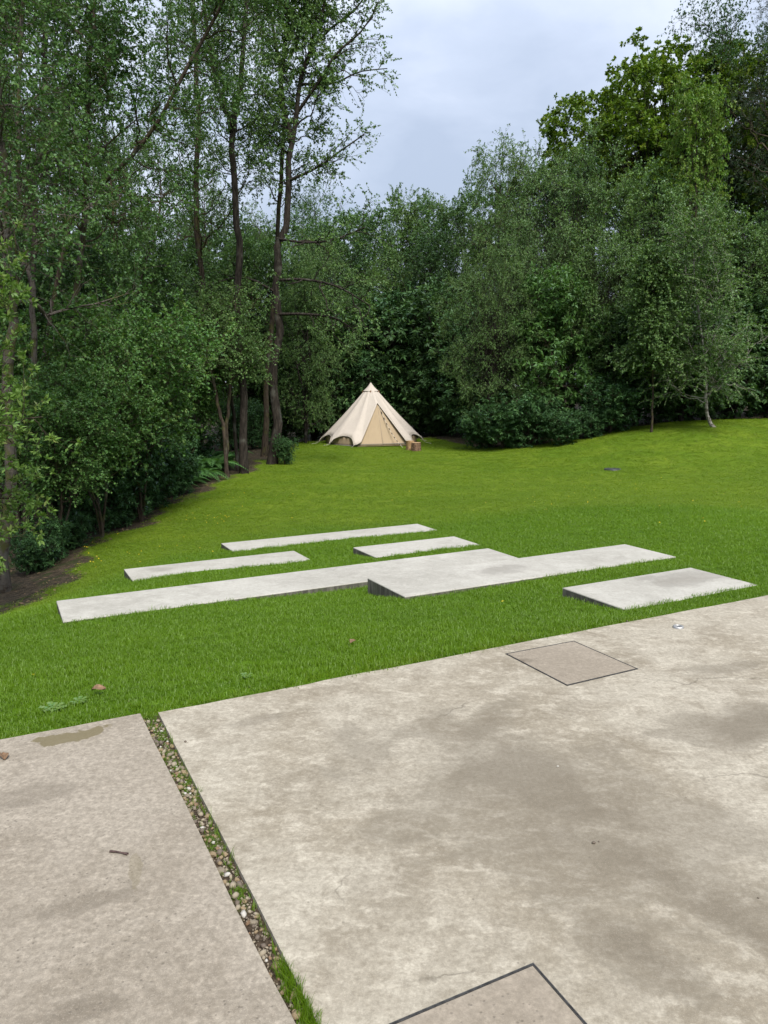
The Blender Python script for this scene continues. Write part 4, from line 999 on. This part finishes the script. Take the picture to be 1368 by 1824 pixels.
M_ROPE = simple_mat('rope', (0.55, 0.50, 0.42), .9, .1); M_ROPE_D = simple_mat('dark_rope', (0.03, 0.03, 0.04), .8, .2); M_TOGGLE = simple_mat('brown_wood', (0.20, 0.10, 0.05), .7, .3)
M_GROUNDSHEET = simple_mat('groundsheet', (0.16, 0.145, 0.13), .7, .3)
def make_tent():
    zb = gz(*TENT_C); H = CAM_H + .06 - zb
    root = empty('bell_tent', (TENT_C[0], TENT_C[1], zb), R(16)); prop(root, 'cream canvas bell tent pitched at the far end of the lawn', 'tent')
    def dirv(th): return np.array([math.sin(R(th)), -math.cos(R(th)), 0])
    guys = [33, 64, 93, 123, 152, 180, 208, 237, 267, 296, 327]
    TIP_R, TIP_Z = 2.50, .07
    tip = lambda th: dirv(th) * TIP_R + np.array([0, 0, TIP_Z])
    Apt = dirv(0) * 1.12 + np.array([0, 0, 1.86]); peak = np.array([0, 0, H])
    edge, ths = [], []
    def door_edge(u, sg_):
        Q = np.array([sg_ * 1.06, -2.13, .16]); tp = tip(33 if sg_ > 0 else 327)
        return Apt * (1 - u / .88) + Q * (u / .88) if u < .88 else Q * (1 - (u - .88) / .12) + tp * ((u - .88) / .12)
    for a0, a1 in zip(guys[:-1], guys[1:]):
        for u in np.linspace(0, 1, 13)[:-1]:
            w = abs(2 * u - 1); th = a0 + (a1 - a0) * u
            edge.append(dirv(th) * (2.14 + .36 * w ** 3.2) + np.array([0, 0, TIP_Z + .37 * math.sqrt(max(0, 1 - w ** 2.4))])); ths.append(w)
    for u in np.linspace(0, 1, 15)[:-1]: edge.append(door_edge(1 - u, -1)); ths.append(1)
    for u in np.linspace(0, 1, 15)[:-1]: edge.append(door_edge(u, 1)); ths.append(1)
    E_, wv = np.array(edge), np.array(ths); n = len(E_); k = 14
    top = nrm(E_ * np.array([1, 1, 0])) * .05 + np.array([0, 0, H - .03])
    s_ = np.linspace(0, 1, k)
    V = top[:, None] * (1 - s_)[None, :, None] + E_[:, None] * s_[None, :, None]
    sag = (.045 + .05 * (1 - wv))[:, None] * np.sin(np.pi * s_)[None]
    V[:, :, 2] -= sag; V[:, :, :2] *= (1 - .02 * np.sin(np.pi * s_)[None] * (1 - wv)[:, None])[..., None]
    i = np.arange(n)[:, None] * k + np.arange(k - 1)[None]; j = ((np.arange(n) + 1) % n)[:, None] * k + np.arange(k - 1)[None]
    F = np.stack([i, i + 1, j + 1, j], -1).reshape(-1, 4)
    roof = link('roof', np_mesh('roof', V.reshape(-1, 3), F, True), M_CANVAS, root)
    md = roof.modifiers.new('thick', 'SOLIDIFY'); md.thickness = .008; md.offset = -1
    # hem band round the roof edge and the porch
    P = np.vstack([E_, E_[:1]])[None] + np.array([0, 0, .002]); v, f = tube_arrays(P, np.full((1, n + 1), .011), 5)
    link('hem', np_mesh('hem', v, f, True), M_CANVAS, roof)
    # wall
    th = np.linspace(30, 330, 90); bulge = 2.10
    V = np.concatenate([[dirv(t) * (bulge + .03 * math.sin(t * .9)) + np.array([0, 0, z]) for t in th] for z in (-.03, .12, .28, .40)])
    q = np.arange(89); V = np.array(V); F = np.concatenate([np.stack([q + r * 90, q + 1 + r * 90, q + 91 + r * 90, q + 90 + r * 90], -1) for r in range(3)])
    wall = link('wall', np_mesh('wall', V, F, True), M_WALL, root); md = wall.modifiers.new('thick', 'SOLIDIFY'); md.thickness = .006
    V = np.concatenate([[dirv(t) * (2.135) + np.array([0, 0, z]) for t in th] for z in (-.04, .05)]); F = np.stack([q, q + 1, q + 91, q + 90], -1)
    gs = link('groundsheet', np_mesh('groundsheet', V, F, True), M_GROUNDSHEET, root); md = gs.modifiers.new('thick', 'SOLIDIFY'); md.thickness = .01
    # door panels: two flaps meeting at the zip
    Ad = dirv(0) * 1.10 + np.array([0, 0, 1.80])
    for sgn in (-1, 1):
        BL, BC = np.array([sgn * 1.20, -2.0, 0.0]), np.array([0, -2.03, 0.0])
        g = 16; V = []
        for a_ in range(g + 1):
            for b_ in range(g + 1):
                u, w = a_ / g, b_ / g
                p = Ad * (1 - u) + (BC * (1 - w) + BL * w) * u
                p = p + np.array([0, -.03 * math.sin(math.pi * u) * math.sin(3 * math.pi * w + u * 4) * u, 0]); V.append(p)
        ii = np.arange(g)[:, None] * (g + 1) + np.arange(g)[None]
        F = np.stack([ii, ii + 1, ii + g + 2, ii + g + 1], -1).reshape(-1, 4)
        d = link('door', np_mesh('door', np.array(V), F, True), M_DOOR, root); md = d.modifiers.new('thick', 'SOLIDIFY'); md.thickness = .006
        v, f = tube_arrays(np.array([[BC + [0, -.02, .09], (BC + BL) / 2 + [0, -.022, .09], BL + [0, -.02, .09]]]), np.full((1, 3), .016), 5)
        link('hem', np_mesh('door_hem', v, f), M_GROUNDSHEET, d)
    z_ = np.array([[Ad + [0, -.012, -.05], (Ad + BC) / 2 + [0, -.016, 0], BC + [0, -.012, .01]]]); v, f = tube_arrays(z_, np.full((1, 3), .011), 5)
    link('zip', np_mesh('zip', v, f), simple_mat('zip_tape', (.33, .27, .2)), root)
    # rain cap with vents
    V, F = lathe([(.02, H + .035), (.05, H - .02), (.17, H - .17), (.345, H - .33), (.36, H - .345)], 10)
    V[:, :2] *= 1.0; cap = link('cap', np_mesh('cap', V, F, True), M_CANVAS, root); md = cap.modifiers.new('thick', 'SOLIDIFY'); md.thickness = .01
    for t in (-106, 74, -16):
        p0 = dirv(t) * .35 + np.array([0, 0, H - .345]); v, f = tube_arrays(np.array([[p0 + [0, 0, .03], p0 + dirv(t) * .02 - [0, 0, .02], p0 + dirv(t) * .03 - [0, 0, .06]]]), np.full((1, 3), .026), 6)
        link('toggle', np_mesh('toggle', v, f), M_TOGGLE, cap)
    v, f = tube_arrays(np.array([[[0, 0, 0], [0, 0, H * .5], [0, 0, H + .05]]]), np.array([[.02, .02, .014]]), 6); link('pole', np_mesh('pole', v, f), M_STEEL, root)
    # guy lines and pegs
    rz = R(16); cz, sz_ = math.cos(rz), math.sin(rz)
    def ground_local(p):
        wx, wy = TENT_C[0] + cz * p[0] - sz_ * p[1], TENT_C[1] + sz_ * p[0] + cz * p[1]; return gz(wx, wy) - zb
    for t in guys:
        a_ = tip(t); b_ = dirv(t) * (TIP_R + .32); b_[2] = ground_local(b_) + .015
        v, f = tube_arrays(np.array([[a_, (a_ + b_) / 2 - [0, 0, .01], b_]]), np.full((1, 3), .006), 4); g = link('guy_line', np_mesh('guy_line', v, f), M_ROPE, root)
        v, f = tube_arrays(np.array([[b_ + [0, 0, .05], b_, b_ - [0, 0, .08]]]), np.full((1, 3), .008), 5); link('peg', np_mesh('peg', v, f), M_STEEL, g)
    # striped rope from the porch down to a peg in front of the door
    a_ = Apt + np.array([.05, -.03, -.12]); b_ = dirv(15) * 2.75; b_[2] = ground_local(b_) + .01
    pts = np.array([a_ * (1 - u) + b_ * u + np.array([0, 0, -.22 * math.sin(math.pi * u)]) for u in np.linspace(0, 1, 29)])
    v, f = tube_arrays(pts[None], np.full((1, 29), .009), 5); rope = link('porch_rope', np_mesh('porch_rope', v, f), M_ROPE, root)
    for s0 in range(3, 26, 3):
        seg = pts[s0:s0 + 2]; v, f = tube_arrays(np.stack([seg[0], (seg[0] + seg[1]) / 2, seg[1]])[None], np.full((1, 3), .018), 5); link('stripe', np_mesh('stripe', v, f), M_ROPE_D, rope)
make_tent()

# log stools by the tent door
def log_stool(px, Y, r, hgt, label, bark, seed):
    x = float(at(px, 790, Y)[0]); root = empty('log_stool', (x, Y, gz(x, Y) - .01), seed); prop(root, label, 'log', 'log stools by the tent')
    n = 26; a_ = np.linspace(0, 2 * np.pi, n, endpoint=False); r_ = np.random.default_rng(seed)
    rad = r * (1 + .06 * np.sin(2 * a_ + seed) + .05 * np.sin(5 * a_ + 1) + r_.normal(0, .02, n))
    zs = [0, hgt * .3, hgt * .7, hgt]; V = np.array([[rad[i] * math.cos(a_[i]) * (1.05 - .05 * z / hgt), rad[i] * math.sin(a_[i]) * (1.05 - .05 * z / hgt), z] for z in zs for i in range(n)])
    i = np.arange(3)[:, None] * n + np.arange(n)[None]; j = np.arange(3)[:, None] * n + (np.arange(n)[None] + 1) % n
    link('bark', np_mesh('bark', V, np.stack([i, j, j + n, i + n], -1).reshape(-1, 4), False), bark, root)
    bm = bmesh.new(); prism(bm, [(rad[q] * .93 * math.cos(a_[q]), rad[q] * .93 * math.sin(a_[q])) for q in range(n)], hgt * .9, hgt + .004)
    m_, nt, out = new_mat('sawn_wood'); h = NT(nt); p = h.coord('Object')
    rings = h.math('SINE', h.math('MULTIPLY', h.math('ADD', h.vmath('LENGTH', h.vmath('MULTIPLY', p, (1, 1, 0))), h.math('MULTIPLY', h.noise(p, 6, 3), .03)), 330))
    h.principled(out, h.mix(h.ramp(rings, -1, 1), (.30, .19, .10), (.46, .32, .18)), .8, .2)
    link('top', bm_mesh('top', bm), m_, root)
log_stool(731, 32.7, .17, .40, 'pale sawn log stool touching the tent door edge', simple_mat('peeled_log', (0.36, 0.23, 0.12), .9, .1, 0, .4, 14), 3)
log_stool(741.5, 32.2, .205, .36, 'dark barked log stool in front of the pale one', simple_mat('log_bark', (0.16, 0.10, 0.065), .95, .1, 0, .6, 18, .02), 7)

# ------------------------------------------------------------------ undergrowth
def fern_mesh(seed, nf=13, L=.9):
    r_ = np.random.default_rng(seed); V, T = [], []
    for i in range(nf):
        az = i * 6.283 / nf + r_.normal(0, .2); l = L * r_.uniform(.7, 1.15); d = np.array([math.cos(az), math.sin(az), 0]); sd = np.array([-d[1], d[0], 0])
        t = np.linspace(0, 1, 24); rise = r_.uniform(.65, .95)
        C = d * (l * t * (.55 + .35 * t))[:, None] + UP * (l * (rise * 1.35 * t - .85 * t ** 2.4))[:, None]
        for q in range(3, 24):
            tg = C[q] - C[q - 1]; tg = tg / np.linalg.norm(tg)
            pl = l * .26 * math.sin(math.pi * min(1, (t[q] * .92 + .06))) ** .8 * (1.1 - .35 * t[q])
            for sg_ in (-1, 1):
                ax = sd * sg_ * .92 + tg * .38; w = tg * l * .021
                V += [C[q] - w, C[q] + ax * pl * .5 - w * 1.3 - UP * pl * .02, C[q] + ax * pl - UP * pl * .15, C[q] + ax * pl * .5 + w * 1.3]; T.append(r_.uniform(.2, .8))
    V = np.array(V); return np_mesh('fern', V, np.arange(len(V)).reshape(-1, 4), False, {'tint': ('FACE', T)})
FERN = [fern_mesh(60 + i) for i in range(3)]
for f_ in FERN: f_.materials.append(L_FERN)
FN = [(330, 23.3, 1.3), (352, 24.0, 1.4), (372, 25.0, 1.4), (310, 22.4, 1.2), (340, 25.5, 1.5), (362, 26.5, 1.5), (388, 26.2, 1.2), (295, 22.0, 1.1), (325, 24.5, 1.5),
                                (66, 14.2, .55), (84, 14.6, .6), (50, 13.4, .45), (75, 15.2, .7), (395, 27.5, 1.3), (318, 26.5, 1.4)]
for i, (px, Y, s) in enumerate(FN):
    g = gp(px, Y); o = link('fern', FERN[i % 3], None, None, g); o.rotation_euler = (0, 0, i * 1.7); o.scale = (s, s, s)
    near = px < 100
    prop(o, ('small fern by the mossy thick trunk, %s there' % rank([f for f in FN if f[0] < 100], [f for f in FN if f[0] < 100].index(FN[i]))) if near else ('fern on the bank below the straight brown trunk, %s there' % rank([f for f in FN if f[0] > 100], [f for f in FN if f[0] > 100].index(FN[i]))), 'fern', 'ferns by the mossy trunk' if near else 'ferns on the left bank')
def young_oak():
    Y = 9.2; x = -5.55; r_ = np.random.default_rng(5); b = (x, Y, gz(x, Y) - .05)
    mw, mc = grow(430, [rstem(r_, 4.4, .05, .05, az=.3)], 26, dome(4.4, .27, .5, .62, .2), 7, .5, 5, .28, 3, .075, .40, ang1=lambda s: 1.4 - .4 * s, up1=.1, t0=.32, whorl=6, ldroop=-.15, up_bias=.3, name='young_oak', jitter=.3)
    place_tree('young_oak', mw, mc, b, 'young oak with bright yellow green leaves reaching in at the left edge', 'tree', None, bark=B_BROWN, leaf=L_YOUNG)
young_oak()
# small rhododendron at the foot of the open birch
copy_tree('rhodo0', 'rhododendron_bush', 506, 26.8, 783, label='small rhododendron growing at the foot of the tall open birch', cat='bush', fat=.8)

# leaf litter and twigs under the trees: nobody could count it
def litter():
    r_ = np.random.default_rng(21); n = 60000
    x = r_.uniform(-14, 18, n); y = r_.uniform(7, 42, n); lm = lawn_mask(x, y)
    d = np.abs(lm - .35); k = (lm < .75) & (r_.uniform(0, 1, n) < np.where(lm > .02, .85, .3)); x, y = x[k], y[k]; n = len(x)
    p = np.stack([x, y, tz(x, y) + .008], -1)
    v, f = leaf_quads(r_, p, r_.normal(0, 1, (n, 3)) * np.array([1, 1, .1]), .075, .5, .85, fold=.05, jitter=.2)
    m_, nt, out = new_mat('dead_leaf'); h = NT(nt); t = h.attr('tint')
    h.principled(out, h.mix(t, (.045, .03, .018), (.19, .13, .075)), .9, .1)
    o = link('leaf_litter', np_mesh('leaf_litter', v, f, False, {'tint': ('FACE', r_.uniform(0, 1, n))}), m_); prop(o, 'brown leaf litter along the wood edge', kind='stuff')
litter()
# buttercups
def flowers():
    r_ = np.random.default_rng(31); P = []
    for px, py, sx, sy, n in [(120, 1000, 60, 22, 26), (150, 985, 40, 14, 16), (330, 925, 60, 10, 18), (400, 925, 15, 4, 14), (270, 985, 60, 15, 12), (480, 900, 70, 14, 16), (640, 880, 60, 12, 10), (90, 1018, 25, 10, 10),
                              (250, 910, 40, 8, 8), (930, 880, 120, 20, 14), (1150, 850, 90, 18, 12), (1040, 900, 120, 20, 10), (780, 1090, 200, 25, 2), (1250, 910, 70, 20, 6), (90, 1210, 20, 4, 1), (380, 880, 40, 10, 8)]:
        for i in range(n):
            qx, qy = r_.normal(px, sx), r_.normal(py, sy); lo, hi = 3.5, 40.0
            for _ in range(28):
                m = (lo + hi) / 2; w = at(qx, qy, m)
                if w[2] > gz(w[0], w[1]): lo = m
                else: hi = m
            w = at(qx, qy, lo); 
            if lawn_mask(np.array([w[0]]), np.array([w[1]]))[0] > .3 and lo < 39: P.append((w[0], w[1], gz(w[0], w[1])))
    V, F = [], []
    for q in P:
        s = r_.uniform(.008, .014); z = r_.uniform(.04, .065); c0 = np.array(q) + [0, 0, z]; tl = r_.normal(0, .3, 2)
        for a_ in range(5):
            t = a_ * 1.2566 + r_.uniform(0, .2); d = np.array([math.cos(t), math.sin(t), 0]); e_ = np.array([-d[1], d[0], 0]); u = np.array([0, 0, tl[0] * d[0] + tl[1] * d[1] + .35])
            k = len(V); V += [c0, c0 + (d + u) * s * .7 - e_ * s * .5, c0 + (d + u) * s * 1.1, c0 + (d + u) * s * .7 + e_ * s * .5]; F.append([k, k + 1, k + 2, k + 3])
    o = link('buttercups', np_mesh('buttercups', np.array(V), np.array(F)), simple_mat('yellow_petal', (.75, .55, .02), .5, .3)); prop(o, 'tiny yellow buttercups dotted over the lawn', kind='stuff')
flowers()

# drain cover out on the lawn
c = at(1091, 836, 23.4); z = gz(c[0], c[1])
root = empty('drain_cover', (c[0], c[1], z - .03)); prop(root, 'dark round drain cover lying in the lawn before the bank', 'drain cover')
M_PLASTIC = simple_mat('black_plastic', (.035, .037, .04), .5, .4)
V, F = lathe([(.25, -.1), (.25, .055), (.24, .065), (.20, .066), (.198, .05)]); link('rim', np_mesh('rim', V, F, True), M_PLASTIC, root)
V, F = lathe([(.001, .062), (.10, .062), (.105, .057), (.19, .057), (.19, .0)]); link('lid', np_mesh('lid', V, F, True), M_PLASTIC, root)

# small debris
M_DEADLEAF = simple_mat('dry_leaf', (.17, .105, .06), .8, .2, 0, .4, 60); M_TWIG = simple_mat('twig_bark', (.07, .045, .04), .85, .2, 0, .4, 120)
def fallen_leaf(px, py, s, label, seed, lawn=True):
    Y = 4.6
    lo, hi = 2.0, 12.0
    for _ in range(30):
        m = (lo + hi) / 2; w = at(px, py, m); zz = (gz(w[0], w[1]) + .05) if lawn else .004
        if w[2] > zz: lo = m
        else: hi = m
    w = at(px, py, lo); g = 6; V = []
    for i in range(g + 1):
        for j in range(5):
            u, v = i / g, (j - 2) / 2; wd = .34 * math.sin(math.pi * (u * .9 + .06)) ** .8
            V.append((u - .5, v * wd, .14 * v * v + .12 * math.sin(u * 5)))
    ii = np.arange(g)[:, None] * 5 + np.arange(4)[None]
    o = link('fallen_leaf', np_mesh('fallen_leaf', np.array(V) * s, np.stack([ii, ii + 1, ii + 6, ii + 5], -1).reshape(-1, 4), True), M_DEADLEAF, None, (w[0], w[1], (gz(w[0], w[1]) + .045) if lawn else .012))
    md = o.modifiers.new('thick', 'SOLIDIFY'); md.thickness = .0012
    o.rotation_euler = (.15, -.2, seed * 1.1); prop(o, label, 'leaf', 'fallen leaves')
fallen_leaf(176, 1226, .075, 'brown fallen leaf on the grass above the left slab', 0)
fallen_leaf(628, 1141, .055, 'small dry leaf standing in the grass above the wide slab', 1)
fallen_leaf(6, 1350, .06, 'dark curled leaf on the left slab at the photo edge', 2, False)
def twig(px0, py0, px1, py1, r_, label):
    a_, b_ = on_level(px0, py0), on_level(px1, py1); mid = (a_ + b_) / 2
    P = np.array([[a_, a_ * .7 + b_ * .3 + [0, .001, .002], mid + [.001, -.001, .003], a_ * .3 + b_ * .7 + [0, .0, .002], b_]]) - mid
    P[..., 2] += 0; v, f = tube_arrays(P, np.array([[r_ * 1.3, r_, r_ * .85, r_ * .9, r_ * 1.5]]), 7)
    o = link('twig', np_mesh('twig', v, f, True), M_TWIG, None, (mid[0], mid[1], r_ + .004)); prop(o, label, 'twig')
twig(196, 1520, 228, 1525, .0035, 'short dark twig lying on the left slab')
for i, (px, py, s, lab) in enumerate([(1057, 1503, .009, 'grey stone chip in the middle of the damp stain'), (1067, 1500, .004, 'tiny chip beside the grey stone chip'), (331, 1322, .008, 'dark chip near the corner by the gravel joint'),
                                      (1003, 1146, .006, 'dark crumb on the far edge of the square access cover'), (1117, 1107, .007, 'dark crumb between the access cover and the ground light'), (1350, 1600, .004, 'dark speck at the right edge of the patio'),
                                      (993, 1366, .006, 'pale chip in the upper part of the damp stain')]):
    w = on_level(px, py); o = link('stone_chip', peb_me[[4, 4, 4, 10, 10, 4, 7][i]], None, None, (w[0], w[1], s * .4)); o.scale = (s, s, s); o.rotation_euler = (0, 0, i); prop(o, lab, 'stone', 'stone chips on the patio')
# broad-leaved weeds in the near grass
def weed(px, py, s, label, seed):
    lo, hi = 2.0, 12.0
    for _ in range(30):
        m = (lo + hi) / 2; w = at(px, py, m)
        if w[2] > gz(w[0], w[1]) + .03: lo = m
        else: hi = m
    w = at(px, py, lo); r_ = np.random.default_rng(seed); V, T = [], []
    for i in range(9):
        az = i * 2.4 + r_.normal(0, .2); d = np.array([math.cos(az), math.sin(az), 0]); sd = np.array([-d[1], d[0], 0]); l = s * r_.uniform(.7, 1.2)
        for q in range(5):
            u0 = q / 5; c0 = d * l * u0 + UP * l * (.9 * u0 - .6 * u0 ** 2)
            for sg_ in (-1, 1):
                V += [c0, c0 + (d * .1 + sd * sg_ * .2) * l - UP * .01 * l, c0 + (d * .26 + sd * sg_ * .24) * l, c0 + d * l * .2 + UP * l * .06]; T.append(r_.uniform(.5, 1))
    o = link('weed', np_mesh('weed', np.array(V), np.arange(len(V)).reshape(-1, 4), False, {'tint': ('FACE', T)}), L_HAZEL, None, (w[0], w[1], gz(w[0], w[1]) + .008)); prop(o, label, 'weed', 'weeds in the near grass')
weed(95, 1258, .06, 'pale leafy weed in the grass at the left slab edge', 1); weed(438, 1200, .04, 'small pale weed in the grass near the wide slab', 2); weed(140, 1245, .045, 'weed right of the pale leafy weed', 3)
